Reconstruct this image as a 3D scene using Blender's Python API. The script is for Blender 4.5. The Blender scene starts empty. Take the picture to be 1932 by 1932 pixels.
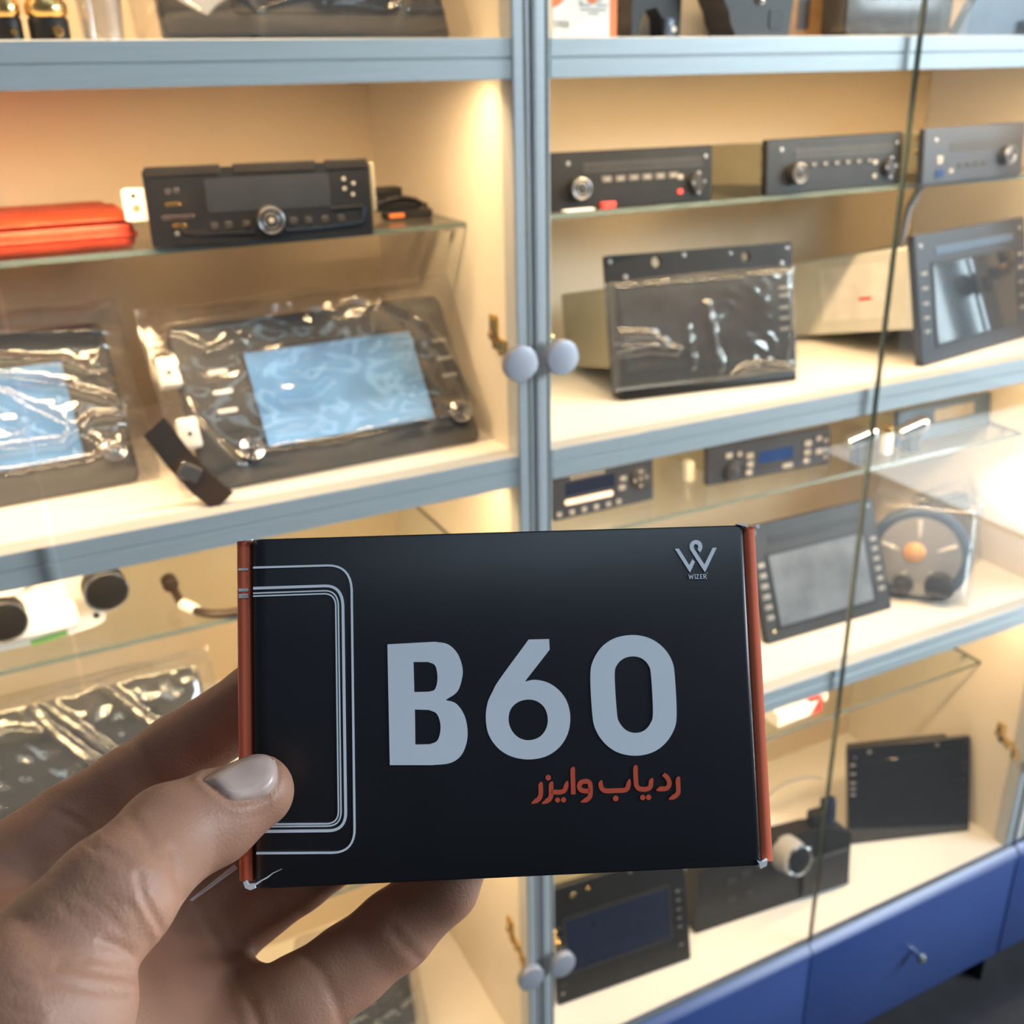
import bpy, bmesh, math, random
import numpy as np
from mathutils import Vector, Matrix, noise
from mathutils.bvhtree import BVHTree
S = bpy.context.scene
C = S.collection
random.seed(7)

# ------------------------------------------------------------------ camera
FPX, CPX = 1944.0, 966.0
RC = np.array([[0.89171533, -0.19291716, 0.40942244],
               [-0.45215159, -0.33960659, 0.82475833],
               [-0.02006747, -0.92057066, -0.3900602]])      # columns: right, down, forward
CAM = np.array([0.0, -0.82, 1.45])
cd = bpy.data.cameras.new('camera')
cam = bpy.data.objects.new('camera', cd)
C.objects.link(cam)
M4 = Matrix.Identity(4)
for i in range(3):
    M4[i][0], M4[i][1], M4[i][2], M4[i][3] = RC[i, 0], -RC[i, 1], -RC[i, 2], CAM[i]
cam.matrix_world = M4
cd.sensor_width = 36.0
cd.lens = FPX / 1932.0 * 36.0
cd.clip_start = 0.01
cd.dof.use_dof = True
cd.dof.focus_distance = 0.245
cd.dof.aperture_fstop = 23.0
S.camera = cam

# ------------------------------------------------------------------ colour, world, daylight
S.view_settings.view_transform = 'Standard'
S.view_settings.look = 'None'
S.view_settings.gamma = 1.0
S.view_settings.use_curve_mapping = False
S.view_settings.exposure = 0.0
S.cycles.transparent_max_bounces = 24
W = bpy.data.worlds.new('world')
S.world = W
W.use_nodes = True
W.node_tree.nodes['Background'].inputs[0].default_value = (0.62, 0.78, 1.0, 1)
W.node_tree.nodes['Background'].inputs[1].default_value = 0.11


def area(name, loc, target, sx, sy, power, col):
    l = bpy.data.lights.new(name, 'AREA')
    l.shape = 'RECTANGLE'; l.size = sx; l.size_y = sy; l.energy = power; l.color = col
    o = bpy.data.objects.new(name, l); C.objects.link(o)
    o.location = loc
    o.rotation_euler = (Vector(target) - Vector(loc)).to_track_quat('-Z', 'Y').to_euler()
    return o


area('added_daylight_upper_right', (3.0, -2.1, 2.12), (0.0, -0.5, 1.35), 1.8, 0.62, 155, (0.80, 0.90, 1.0))  # unseen daylight lamp, set high so the glass doors don't mirror it
area('daylight_through_shop_door', (3.0, -1.42, 1.05), (1.0, -1.42, 1.05), 1.05, 1.2, 3, (0.74, 0.87, 1.0))
area('door_window_slit', (3.0, -0.80, 1.28), (1.0, -0.5, 1.25), 0.045, 0.3, 0.5, (0.75, 0.88, 1.0))
area('door_window_slit', (3.0, -0.68, 1.28), (1.0, -0.4, 1.25), 0.045, 0.3, 0.5, (0.75, 0.88, 1.0))
area('ceiling_lamp_panel', (0.65, -1.22, 2.7), (0.65, -1.22, 0), 1.8, 0.2, 7, (0.66, 0.84, 1.0))
pavement_sun = area('daylight_on_pavement', (3.5, -1.2, 2.2), (3.5, -1.2, 0), 0.8, 0.8, 700, (0.85, 0.93, 1.0))
pavement_sun.data.spread = 1.0

# ------------------------------------------------------------------ helpers


def ray(u, v):
    return RC @ np.array([(u - CPX) / FPX, (v - CPX) / FPX, 1.0])


def at(u, v, y):
    """point on the plane Y = y that the photograph shows at pixel (u, v)"""
    r = ray(u, v); t = (y - CAM[1]) / r[1]
    return Vector(CAM + r * t)


def pc(u, v, d):
    return Vector(CAM + ray(u, v) * d)


def link(o, parent=None):
    C.objects.link(o)
    if parent is not None:
        o.parent = parent
    return o


def thing(name, label, cat, loc=(0, 0, 0), yaw=0.0, tilt=0.0, group=None):
    o = bpy.data.objects.new(name, None); C.objects.link(o)
    o.empty_display_size = 0.02
    o.location = loc; o.rotation_euler = (-tilt, 0, yaw)
    o['label'] = label; o['category'] = cat
    if group: o['group'] = group
    return o


def tag(o, label, cat, group=None):
    o['label'] = label; o['category'] = cat
    if group: o['group'] = group
    return o


class MB:
    """collects shapes (in units of s metres) into one mesh"""
    def __init__(self, s=0.001):
        self.b = bmesh.new(); self.s = s

    def box(self, x0, x1, y0, y1, z0, z1, bev=0, seg=2, rot=None):
        r = bmesh.ops.create_cube(self.b, size=1)
        vs = r['verts']
        cx, cy, cz = (x0 + x1) / 2, (y0 + y1) / 2, (z0 + z1) / 2
        for v in vs:
            v.co = Vector((v.co.x * (x1 - x0), v.co.y * (y1 - y0), v.co.z * (z1 - z0)))
        if bev:
            es = list({e for v in vs for e in v.link_edges})
            r = bmesh.ops.bevel(self.b, geom=es, offset=bev, segments=seg, affect='EDGES', profile=0.5)
            vs = list({v for f in r['faces'] for v in f.verts} | set(v for v in vs if v.is_valid))
        for v in vs:
            if rot is not None: v.co = rot @ v.co
            v.co = v.co + Vector((cx, cy, cz))
        return self

    def lathe(self, prof, c=(0, 0, 0), axis=(0, -1, 0), seg=28, caps=True):
        """prof: (radius, height along axis)"""
        q = Vector((0, 0, 1)).rotation_difference(Vector(axis))
        rings = []
        for r, h in prof:
            ring = []
            for k in range(seg):
                a = 2 * math.pi * k / seg
                ring.append(self.b.verts.new(q @ Vector((r * math.cos(a), r * math.sin(a), h)) + Vector(c)))
            rings.append(ring)
        for a, b2 in zip(rings, rings[1:]):
            for k in range(seg):
                self.b.faces.new((a[k], a[(k + 1) % seg], b2[(k + 1) % seg], b2[k]))
        if caps:
            self.b.faces.new(rings[0][::-1]); self.b.faces.new(rings[-1])
        return self

    def cyl(self, c, r, h, axis=(0, -1, 0), seg=24, bev=0):
        if bev:
            return self.lathe([(r, 0), (r, h - bev), (r - bev * .3, h - bev * .3), (r - bev, h)], c, axis, seg)
        return self.lathe([(r, 0), (r, h)], c, axis, seg)

    def ring(self, c, r, w, axis=(0, -1, 0), seg=32, n=8, sq=1.0):
        prof = []
        for k in range(n + 1):
            a = 2 * math.pi * k / n
            prof.append((r + w * math.cos(a), w * sq * math.sin(a)))
        return self.lathe(prof, c, axis, seg, caps=False)

    def tube(self, pts, r, seg=10, cap=True):
        pts = [Vector(p) for p in pts]
        rr = r if isinstance(r, (list, tuple)) else [r] * len(pts)
        rings = []; prev = None
        for i, p in enumerate(pts):
            t = (pts[min(i + 1, len(pts) - 1)] - pts[max(i - 1, 0)]).normalized()
            if prev is None:
                n = t.orthogonal().normalized()
            else:
                n = (prev - t * prev.dot(t)).normalized()
            prev = n; b2 = t.cross(n)
            rings.append([self.b.verts.new(p + (n * math.cos(2 * math.pi * k / seg) + b2 * math.sin(2 * math.pi * k / seg)) * rr[i]) for k in range(seg)])
        for a, b2 in zip(rings, rings[1:]):
            for k in range(seg):
                self.b.faces.new((a[k], a[(k + 1) % seg], b2[(k + 1) % seg], b2[k]))
        if cap:
            self.b.faces.new(rings[0][::-1]); self.b.faces.new(rings[-1])
        return self

    def prism(self, poly, y0, y1):
        """poly in (x, z), extruded along y (front y0, back y1)"""
        a = [self.b.verts.new((x, y0, z)) for x, z in poly]
        b2 = [self.b.verts.new((x, y1, z)) for x, z in poly]
        self.b.faces.new(a); self.b.faces.new(b2[::-1])
        n = len(poly)
        for k in range(n):
            self.b.faces.new((a[(k + 1) % n], a[k], b2[k], b2[(k + 1) % n]))
        return self

    def plate(self, x0, x1, z0, z1, y0, y1, r=4, bev=0.0):
        poly = rrect(x0, x1, z0, z1, r)
        if not bev:
            return self.prism(poly, y0, y1)
        inner = rrect(x0 + bev, x1 - bev, z0 + bev, z1 - bev, max(r - bev, .1))
        L = [[self.b.verts.new((x, y, z)) for x, z in p] for p, y in ((inner, y0), (poly, y0 + bev), (poly, y1))]
        self.b.faces.new(L[0]); self.b.faces.new(L[2][::-1])
        n = len(poly)
        for a, b2 in zip(L, L[1:]):
            for k in range(n):
                self.b.faces.new((a[(k + 1) % n], a[k], b2[k], b2[(k + 1) % n]))
        return self

    def ribbon(self, pts, w, y0, y1):
        """flat stroke along pts (x, z)"""
        P = [Vector((p[0], p[1])) for p in pts]; n = len(P)
        ww = w if isinstance(w, (list, tuple)) else [w] * n
        L, Rr = [], []
        for i, p in enumerate(P):
            t = (P[min(i + 1, n - 1)] - P[max(i - 1, 0)])
            t = t.normalized() if t.length > 1e-9 else Vector((1, 0))
            nn = Vector((-t.y, t.x)) * ww[i] / 2
            L.append(p + nn); Rr.append(p - nn)
        for i in range(n - 1):
            vs = [self.b.verts.new((q.x, y, q.y)) for y in (y0, y1) for q in (L[i], L[i + 1], Rr[i + 1], Rr[i])]
            for f in ((0, 3, 2, 1), (4, 5, 6, 7), (0, 1, 5, 4), (2, 3, 7, 6)):
                self.b.faces.new([vs[k] for k in f])
        return self

    def build(self, name, mat, parent=None, smooth=True, angle=35, norm=True):
        if norm: bmesh.ops.recalc_face_normals(self.b, faces=self.b.faces)
        me = bpy.data.meshes.new(name)
        self.b.to_mesh(me); self.b.free()
        if self.s != 1: me.transform(Matrix.Scale(self.s, 4))
        for m in (mat if isinstance(mat, (list, tuple)) else [mat]):
            me.materials.append(m)
        if smooth:
            me.shade_smooth()
            try:
                me.set_sharp_from_angle(angle=math.radians(angle))
            except Exception:
                pass
        return link(bpy.data.objects.new(name, me), parent)


def rrect(x0, x1, z0, z1, r, n=5):
    r = min(r, (x1 - x0) / 2 - 1e-6, (z1 - z0) / 2 - 1e-6)
    out = []
    for cx, cz, a0 in ((x1 - r, z0 + r, -90), (x1 - r, z1 - r, 0), (x0 + r, z1 - r, 90), (x0 + r, z0 + r, 180)):
        for k in range(n + 1):
            a = math.radians(a0 + 90 * k / n)
            out.append((cx + r * math.cos(a), cz + r * math.sin(a)))
    return out


def smooth_path(pts, n=6):
    """Catmull-Rom through open points"""
    P = [np.array(p, float) for p in pts]; out = []
    for i in range(len(P) - 1):
        p0 = P[max(i - 1, 0)]; p1 = P[i]; p2 = P[i + 1]; p3 = P[min(i + 2, len(P) - 1)]
        for k in range(n):
            t = k / n
            out.append(.5 * (2 * p1 + (p2 - p0) * t + (2 * p0 - 5 * p1 + 4 * p2 - p3) * t * t + (3 * p1 - p0 - 3 * p2 + p3) * t ** 3))
    out.append(P[-1])
    return [tuple(q) for q in out]


def smooth_loop(pts, n=6):
    """closed loop; points given as (x, y) are smooth, (x, y, 1) are corners"""
    N = len(pts); out = []
    for i in range(N):
        a, b2 = pts[i], pts[(i + 1) % N]
        p1 = np.array(a[:2], float); p2 = np.array(b2[:2], float)
        p0 = np.array(pts[i - 1][:2], float); p3 = np.array(pts[(i + 2) % N][:2], float)
        m1 = (p2 - p1) if len(a) > 2 else (p2 - p0) / 2
        m2 = (p2 - p1) if len(b2) > 2 else (p3 - p1) / 2
        for k in range(n):
            t = k / n
            h = (2 * t ** 3 - 3 * t * t + 1) * p1 + (t ** 3 - 2 * t * t + t) * m1 + (-2 * t ** 3 + 3 * t * t) * p2 + (t ** 3 - t * t) * m2
            out.append((h[0], h[1]))
    return out


def filled(name, loops, y0, y1, mat, parent, s=0.001):
    """flat shape with holes: loops in (x, z), front at y0, back at y1"""
    cu = bpy.data.curves.new('outline', 'CURVE'); cu.dimensions = '2D'; cu.fill_mode = 'BOTH'
    cu.extrude = abs(y1 - y0) / 2
    for lp in loops:
        sp = cu.splines.new('POLY'); sp.points.add(len(lp) - 1)
        for p, q in zip(sp.points, lp): p.co = (q[0], q[1], 0, 1)
        sp.use_cyclic_u = True
    o = bpy.data.objects.new('outline', cu); C.objects.link(o)
    me = bpy.data.meshes.new_from_object(o.evaluated_get(bpy.context.evaluated_depsgraph_get()))
    bpy.data.objects.remove(o); bpy.data.curves.remove(cu)
    ym = (y0 + y1) / 2
    me.transform(Matrix.Scale(s, 4) @ Matrix(((1, 0, 0, 0), (0, 0, -1, ym), (0, 1, 0, 0), (0, 0, 0, 1))))
    me.name = name; me.materials.clear(); me.materials.append(mat)
    return link(bpy.data.objects.new(name, me), parent)


# ------------------------------------------------------------------ materials
MATS = {}


def nodes_of(name):
    m = bpy.data.materials.new(name); m.use_nodes = True
    nt = m.node_tree
    return m, nt, nt.nodes, nt.links


def pm(name, col, rough=0.5, metal=0.0, var=0.12, scale=30.0, bump=0.0, bscale=200.0, spec=0.5, coat=0.0, sss=0.0, stretch=None):
    m, nt, N, L = nodes_of(name)
    b = N['Principled BSDF']
    b.inputs['Roughness'].default_value = rough; b.inputs['Metallic'].default_value = metal
    b.inputs['Specular IOR Level'].default_value = spec
    b.inputs['Coat Weight'].default_value = coat
    b.inputs['Coat Roughness'].default_value = 0.03
    if sss:
        b.inputs['Subsurface Weight'].default_value = sss
        b.inputs['Subsurface Radius'].default_value = (1.0, 0.35, 0.2)
        b.inputs['Subsurface Scale'].default_value = 0.004
    tc = N.new('ShaderNodeTexCoord'); nz = N.new('ShaderNodeTexNoise')
    nz.inputs['Scale'].default_value = scale; nz.inputs['Detail'].default_value = 5
    src = tc.outputs['Object']
    if stretch:
        mp = N.new('ShaderNodeMapping'); mp.inputs['Scale'].default_value = stretch
        L.new(src, mp.inputs[0]); src = mp.outputs[0]
    L.new(src, nz.inputs['Vector'])
    rp = N.new('ShaderNodeValToRGB'); rp.color_ramp.elements[0].position = .3; rp.color_ramp.elements[1].position = .7
    rp.color_ramp.elements[0].color = [c * (1 - var) for c in col] + [1]
    rp.color_ramp.elements[1].color = [min(c * (1 + var), 1) for c in col] + [1]
    L.new(nz.outputs['Fac'], rp.inputs[0]); L.new(rp.outputs[0], b.inputs['Base Color'])
    if bump:
        n2 = N.new('ShaderNodeTexNoise'); n2.inputs['Scale'].default_value = bscale; n2.inputs['Detail'].default_value = 4
        L.new(src, n2.inputs['Vector'])
        bp = N.new('ShaderNodeBump'); bp.inputs['Strength'].default_value = bump; bp.inputs['Distance'].default_value = 0.001
        L.new(n2.outputs['Fac'], bp.inputs['Height']); L.new(bp.outputs[0], b.inputs['Normal'])
    MATS[name] = m
    return m


def clear(name, tint, f0=0.04, gain=0.9, power=5.0, rough=0.0, wr=0.0, wscale=30.0, haze=0.0, hazecol=(1, 1, 1), wstretch=(1, 1, 1)):
    """thin clear sheet: see-through, with a mirror layer that grows at grazing angles"""
    m, nt, N, L = nodes_of(name)
    N.remove(N['Principled BSDF']); out = N['Material Output']
    tr = N.new('ShaderNodeBsdfTransparent'); tr.inputs[0].default_value = (*tint, 1)
    gl = N.new('ShaderNodeBsdfGlossy'); gl.inputs['Roughness'].default_value = rough
    lw = N.new('ShaderNodeLayerWeight'); lw.inputs['Blend'].default_value = 0.5
    pw = N.new('ShaderNodeMath'); pw.operation = 'POWER'; pw.inputs[1].default_value = power
    ml = N.new('ShaderNodeMath'); ml.operation = 'MULTIPLY_ADD'; ml.inputs[1].default_value = gain; ml.inputs[2].default_value = f0
    ml.use_clamp = True
    L.new(lw.outputs['Facing'], pw.inputs[0]); L.new(pw.outputs[0], ml.inputs[0])
    base = tr.outputs[0]
    if haze:
        df = N.new('ShaderNodeBsdfDiffuse'); df.inputs[0].default_value = (*hazecol, 1)
        mh = N.new('ShaderNodeMixShader'); mh.inputs[0].default_value = haze
        L.new(tr.outputs[0], mh.inputs[1]); L.new(df.outputs[0], mh.inputs[2]); base = mh.outputs[0]
    mx = N.new('ShaderNodeMixShader')
    L.new(ml.outputs[0], mx.inputs[0]); L.new(base, mx.inputs[1]); L.new(gl.outputs[0], mx.inputs[2])
    if wr:
        tc = N.new('ShaderNodeTexCoord'); mp = N.new('ShaderNodeMapping'); mp.inputs['Scale'].default_value = wstretch
        nz = N.new('ShaderNodeTexNoise'); nz.inputs['Scale'].default_value = wscale; nz.inputs['Detail'].default_value = 3
        nz.inputs['Distortion'].default_value = 0.8
        bp = N.new('ShaderNodeBump'); bp.inputs['Strength'].default_value = wr; bp.inputs['Distance'].default_value = 0.004
        L.new(tc.outputs['Object'], mp.inputs[0]); L.new(mp.outputs[0], nz.inputs['Vector'])
        L.new(nz.outputs['Fac'], bp.inputs['Height']); L.new(bp.outputs[0], gl.inputs['Normal']); L.new(bp.outputs[0], lw.inputs['Normal'])
    L.new(mx.outputs[0], out.inputs[0])
    MATS[name] = m
    return m


def glow(name, col, strength):
    m, nt, N, L = nodes_of(name)
    N.remove(N['Principled BSDF'])
    e = N.new('ShaderNodeEmission'); e.inputs[0].default_value = (*col, 1); e.inputs[1].default_value = strength
    L.new(e.outputs[0], N['Material Output'].inputs[0]); return m


laminate = pm('cream_laminate', (0.82, 0.75, 0.63), 0.45, var=0.03, scale=6)
backboard = pm('tan_back_panel', (0.70, 0.59, 0.45), 0.5, var=0.04, scale=5)
whiteboard = pm('white_shelf_laminate', (0.88, 0.84, 0.78), 0.4, var=0.02, scale=8)
alu = pm('grey_aluminium_profile', (0.52, 0.55, 0.575), 0.42, metal=0.15, var=0.05, scale=12, stretch=(1, 8, 30))
darkgap = pm('dark_rubber', (0.02, 0.022, 0.025), 0.6)
bluelam = pm('blue_lacquer', (0.03, 0.066, 0.22), 0.33, var=0.06, scale=8)
floormat = pm('dark_floor_vinyl', (0.03, 0.03, 0.032), 0.55, var=0.15, scale=20)
wallmat = pm('plain_wall_paint', (0.6, 0.6, 0.58), 0.7)
capmat = pm('satin_silver', (0.42, 0.43, 0.465), 0.42, metal=0.3, var=0.03)
brass = pm('brass', (0.72, 0.5, 0.2), 0.25, metal=1.0)
chrome = pm('chrome', (0.75, 0.75, 0.76), 0.15, metal=1.0)
black = pm('black_plastic', (0.012, 0.012, 0.013), 0.4, var=0.2, spec=0.3)
satin = pm('dark_satin_plastic', (0.024, 0.024, 0.026), 0.45, var=0.15, spec=0.35)
navy = pm('navy_black_plastic', (0.02, 0.024, 0.036), 0.4, var=0.15)
gloss = pm('gloss_black_panel', (0.012, 0.013, 0.016), 0.06, var=0.1, coat=0.5)
scr = pm('glossy_dark_screen', (0.02, 0.024, 0.032), 0.08, var=0.1, coat=0.6)
scrgrey = pm('grey_reflection_tint', (0.14, 0.17, 0.215), 0.14, var=0.25, scale=18, coat=0.5)  # missing grey-blue reflection painted into the screen's base colour
scrblue = pm('blue_film_and_reflection', (0.11, 0.27, 0.56), 0.1, var=0.25, scale=24, bump=0.10, bscale=60, coat=0.8)  # film tint, with the screen's sky-blue reflection painted into the colour
scrnavy = pm('navy_screen', (0.012, 0.017, 0.04), 0.12, coat=0.3)
lcd = pm('blue_lcd', (0.01, 0.03, 0.12), 0.2)
tin = pm('olive_tin_case', (0.38, 0.36, 0.27), 0.42, metal=0.55, var=0.1, scale=14)
paletin = pm('pale_label_card', (0.66, 0.66, 0.6), 0.55, var=0.05)
keymat = pm('grey_key_print', (0.24, 0.235, 0.23), 0.45)
dimkey = pm('dim_key_print', (0.10, 0.098, 0.095), 0.45)
screwmat = pm('dull_screw_metal', (0.30, 0.30, 0.31), 0.4, metal=0.8)
white = pm('white_plastic', (0.8, 0.78, 0.74), 0.4)
redleather = pm('red_leather', (0.52, 0.055, 0.02), 0.5, var=0.2, scale=50, bump=0.5, bscale=260)
orange = pm('orange_card', (0.90, 0.19, 0.09), 0.5, var=0.05)
blackcard = pm('black_card', (0.0135, 0.014, 0.0178), 0.36, var=0.08, scale=60, spec=0.55)
ink = pm('pale_blue_white_ink', (0.80, 0.86, 0.92), 0.45, var=0.03)
redink = pm('red_orange_ink', (0.74, 0.105, 0.05), 0.5, var=0.05)
paper = pm('torn_white_paper', (0.75, 0.77, 0.8), 0.8)
pinklit = pm('pink_white_slot', (0.85, 0.72, 0.66), 0.4)
brownribbon = pm('dark_brown_ribbon', (0.03, 0.018, 0.012), 0.4)
amber = pm('amber_card', (0.28, 0.15, 0.05), 0.5, var=0.3)
greenlab = pm('green_label', (0.2, 0.42, 0.12), 0.5)
redprint = pm('red_print', (0.65, 0.05, 0.04), 0.5)
orangeprint = pm('orange_print', (0.75, 0.2, 0.05), 0.5)
smoke = pm('smoky_dark_plastic', (0.05, 0.047, 0.043), 0.25)
bluegrey = pm('blue_grey_plastic', (0.06, 0.1, 0.17), 0.3)
skin = pm('skin', (0.325, 0.168, 0.107), 0.5, var=0.12, scale=55, bump=0.16, bscale=1300, sss=0.25, spec=0.35)
nailmat = pm('thumbnail', (0.44, 0.32, 0.27), 0.32, var=0.05, scale=200)
glass = clear('clear_glass', (0.965, 0.985, 0.975), f0=0.035, gain=0.9)
glassedge = pm('green_glass_edge', (0.13, 0.17, 0.16), 0.15, var=0.1)
film = clear('clear_film', (0.97, 0.97, 0.97), f0=0.055, gain=0.8, power=2.6, rough=0.12, wr=0.22, wscale=16, haze=0.03, hazecol=(0.8, 0.8, 0.8))
filmstreak = clear('stretched_clear_film', (0.97, 0.97, 0.97), f0=0.10, gain=0.85, power=2.3, rough=0.12, wr=0.25, wscale=12, haze=0.04, wstretch=(0.5, 1, 2.5))
hazybag = clear('hazy_clear_bag', (0.93, 0.93, 0.94), f0=0.1, gain=0.8, power=2.0, rough=0.16, wr=0.4, wscale=24, haze=0.12, hazecol=(0.75, 0.73, 0.7))
led = glow('warm_led', (1.0, 0.72, 0.42), 6.0)

# ------------------------------------------------------------------ setting: floor and back wall
fl = MB(1).box(-2.5, 4.5, -4, 0.42, -0.05, 0).build('floor', floormat); fl['kind'] = 'structure'
wl = MB(1).box(-2.5, 4.5, 0.42, 0.47, 0, 2.8).build('wall_back', wallmat); wl['kind'] = 'structure'
pv = MB(1).box(2.9, 4.6, -2.2, -0.4, 0.0, 0.012).build('pavement_slab_1', pm('pale_pavement', (0.62, 0.62, 0.6), 0.7), None); pv['kind'] = 'structure'  # unseen pavement slab, added to show as a bright reflection in the glass

# ------------------------------------------------------------------ display cabinets
CW = 0.857
SHELVES = (0.753, 1.119, 1.479)
GLASSZ = (0.59, 0.968, 1.323)
TOPZ = 1.84
WARM = (1.0, 0.655, 0.35)
LEDW = 3.4


def pane(x0, x1, y0, y1, z0, z1, name, parent):
    m = MB(1).box(x0, x1, y0, y1, z0, z1)
    o = m.build(name, [glass, glassedge], parent, smooth=False)
    dims = (x1 - x0, y1 - y0, z1 - z0); thin = dims.index(min(dims))
    for p in o.data.polygons:
        n = p.normal
        ax = max(range(3), key=lambda k: abs(n[k]))
        p.material_index = 0 if ax == thin else 1
    return o


def hinge(door, x, z, side):
    """disc cap on the glass, brass arm on the side panel behind; side +1: panel on the right"""
    MB(1).lathe([(0.0150, 0), (0.0164, .001), (0.0166, .0075), (0.0158, .0092), (0.0140, .0098)], (x - (.0045 if side > 0 else .009), -0.0105, z + (.0075 if z > 1 else .004)), (0, -1, 0), 36).build('hinge_cap', capmat, door)
    xp = x + side * 0.002
    b = MB(1)
    sx = -side
    px = x + side * 0.0005
    b.box(px - .003, px + .003, 0.008, 0.020, z - .007, z + .012, .001)
    b.box(px - .0035, px + .0035, 0.018, 0.046, z + .008, z + .020, .0015)
    b.box(px - .003, px + .003, 0.036, 0.052, z + .014, z + .040, .0015)
    b.cyl((px, 0.044, z + .034), .0042, .004, (sx, 0, 0), 14, .001)
    b.cyl((px, 0.049, z + .020), .0038, .004, (sx, 0, 0), 14, .001)
    b.cyl((px, 0.036, z + .013), .0038, .004, (sx, 0, 0), 14, .001)
    b.cyl((px, 0.028, z + .008), .0034, .004, (sx, 0, 0), 14, .001)
    b.build('brass_hinge_arm', brass, door)


def cabinet(x0, label):
    c = thing('display_cabinet', label, 'cabinet', (x0, 0, 0), group=None)
    x1 = CW
    for name, a, b2 in (('side_panel', .001, .018), ('side_panel', x1 - .018, x1 - .001)):
        MB(1).box(a, b2, 0.021, .362, .302, TOPZ).build(name, laminate, c)
        MB(1).box(a, b2, 0, .021, .302, TOPZ, .0012, 1).build('front_post', alu, c)
    MB(1).box(-.001, .001, .004, .36, .0, TOPZ).build('dark_seam', darkgap, c)
    MB(1).box(.018, x1 - .018, .35, .362, .302, TOPZ).build('back_panel', backboard, c)
    MB(1).box(.001, x1 - .001, .0, .362, TOPZ, TOPZ + .03).build('top_board', laminate, c)
    MB(1).box(.018, x1 - .018, .0, .35, .284, .302).build('bottom_shelf', whiteboard, c)
    for z in SHELVES:
        MB(1).box(.018, x1 - .018, .02, .35, z - .018, z).build('shelf', whiteboard, c)
        r = MB(1).box(.018, x1 - .018, 0.0, .02, z - .0155, z - .0005, .0008, 1)
        r.box(.018, x1 - .018, 0.0, .02, z - .032, z - .0165, .0008, 1)
        r.box(.018, x1 - .018, 0.002, .02, z - .018, z - .014)
        r.build('front_rail', alu, c)
    for z, lw_ in zip(SHELVES + (TOPZ + .001,), (.72, .85, 1.2, 1.0)):
        MB(1).box(.03, x1 - .03, .0225, .036, z - .024, z - .018).build('led_strip', led, c)
        l = area('led_light', (x0 + x1 / 2, .030, z - .0255), (x0 + x1 / 2, .030 + .36 * .4, z - .4255), x1 - .08, .012, LEDW * lw_, WARM)
        l.data.spread = 2.5
    for z in GLASSZ:
        pane(.019, x1 - .019, .10, .348, z - .005, z, 'glass_shelf', c)
        for xx in (.0195, x1 - .0195):
            for yy in (.13, .31):
                MB(1).cyl((xx, yy, z - .0085), .0035, .008, (1 if xx < .1 else -1, 0, 0), 12).build('shelf_pin', chrome, c)
    half = x1 / 2
    for a, b2, hx, sd in ((.010, half - .0015, .0285, -1), (half + .0015, x1 - .010, x1 - .0185, 1)):
        d = pane(a, b2, -.0105, -.0055, .306, 1.83, 'glass_door', c)
        for zz in (.4680, 1.2045):
            hinge(d, hx, zz, sd)
    # blue drawers below
    for a, b2 in ((.002, half - .001), (half + .001, x1 - .002)):
        d = MB(1).box(a, b2, -.014, .004, .078, .284, .0015, 2).build('drawer_front', bluelam, c)
        MB(1).lathe([(.004, 0), (.0035, .010), (.0075, .014), (.0085, .019), (.006, .0235), (.002, .025)], ((a + b2) / 2, -.014, .190), (0, -1, 0), 20).build('drawer_knob', chrome, d)
        lg = MB(1)
        va = [[lg.b.verts.new((x, y, z)) for y, z in ((-.0175, .285), (-.0175, .2865), (-.0168, .2875), (-.0035, .3025), (-.002, .303), (.001, .303), (.001, .285))] for x in (a, b2)]
        for k in range(7): lg.b.faces.new((va[0][k], va[0][(k + 1) % 7], va[1][(k + 1) % 7], va[1][k]))
        lg.b.faces.new(va[0][::-1]); lg.b.faces.new(va[1])
        lg.build('blue_ledge', bluelam, c)
    MB(1).box(.004, x1 - .004, .03, .36, 0, .284).build('plinth', darkgap, c)
    return c


cabinet(0.4335 - CW, 'glass-door display cabinet left of the middle grey post, red pouch inside')
cabinet(0.4335, 'glass-door display cabinet right of the middle grey post, blue drawers below')
cabinet(0.4335 + CW, 'blue-drawered cabinet beyond the right-hand cabinet, only its drawer edge in view')

# ------------------------------------------------------------------ device kit (millimetres in the face's own frame: x across, z up, y back)


def dplate(d, w, h, t=8, mat=black, r=3, bev=1.2, name='front_panel', x0=0, z0=0, y0=0):
    return MB().plate(x0, x0 + w, z0, z0 + h, y0, y0 + t, r, bev).build(name, mat, d)


def dbody(d, x0, x1, z0, z1, y0, y1, mat=tin, name='metal_case'):
    b = MB().box(x0, x1, y0, y1, z0, z1, 1.0, 1)
    o = b.build(name, mat, d)
    return o


def screen(d, x0, x1, z0, z1, mat=scr, y=-0.6, frame=None):
    if frame:
        filled('screen_frame', [rrect(x0 - 4, x1 + 4, z0 - 4, z1 + 4, 3), rrect(x0, x1, z0, z1, 1)], -1.2, .4, frame, d)
    return MB().plate(x0, x1, z0, z1, y, .5, 1.0, .3).build('screen', mat, d)


def button(d, x, z, w, h, mat=keymat, y=-1.2, name='button', r=1.0):
    return MB().plate(x - w / 2, x + w / 2, z - h / 2, z + h / 2, y, .5, r, .4).build(name, mat, d)


dullchrome = pm('dull_chrome', (0.33, 0.33, 0.34), 0.32, metal=1.0)


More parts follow.
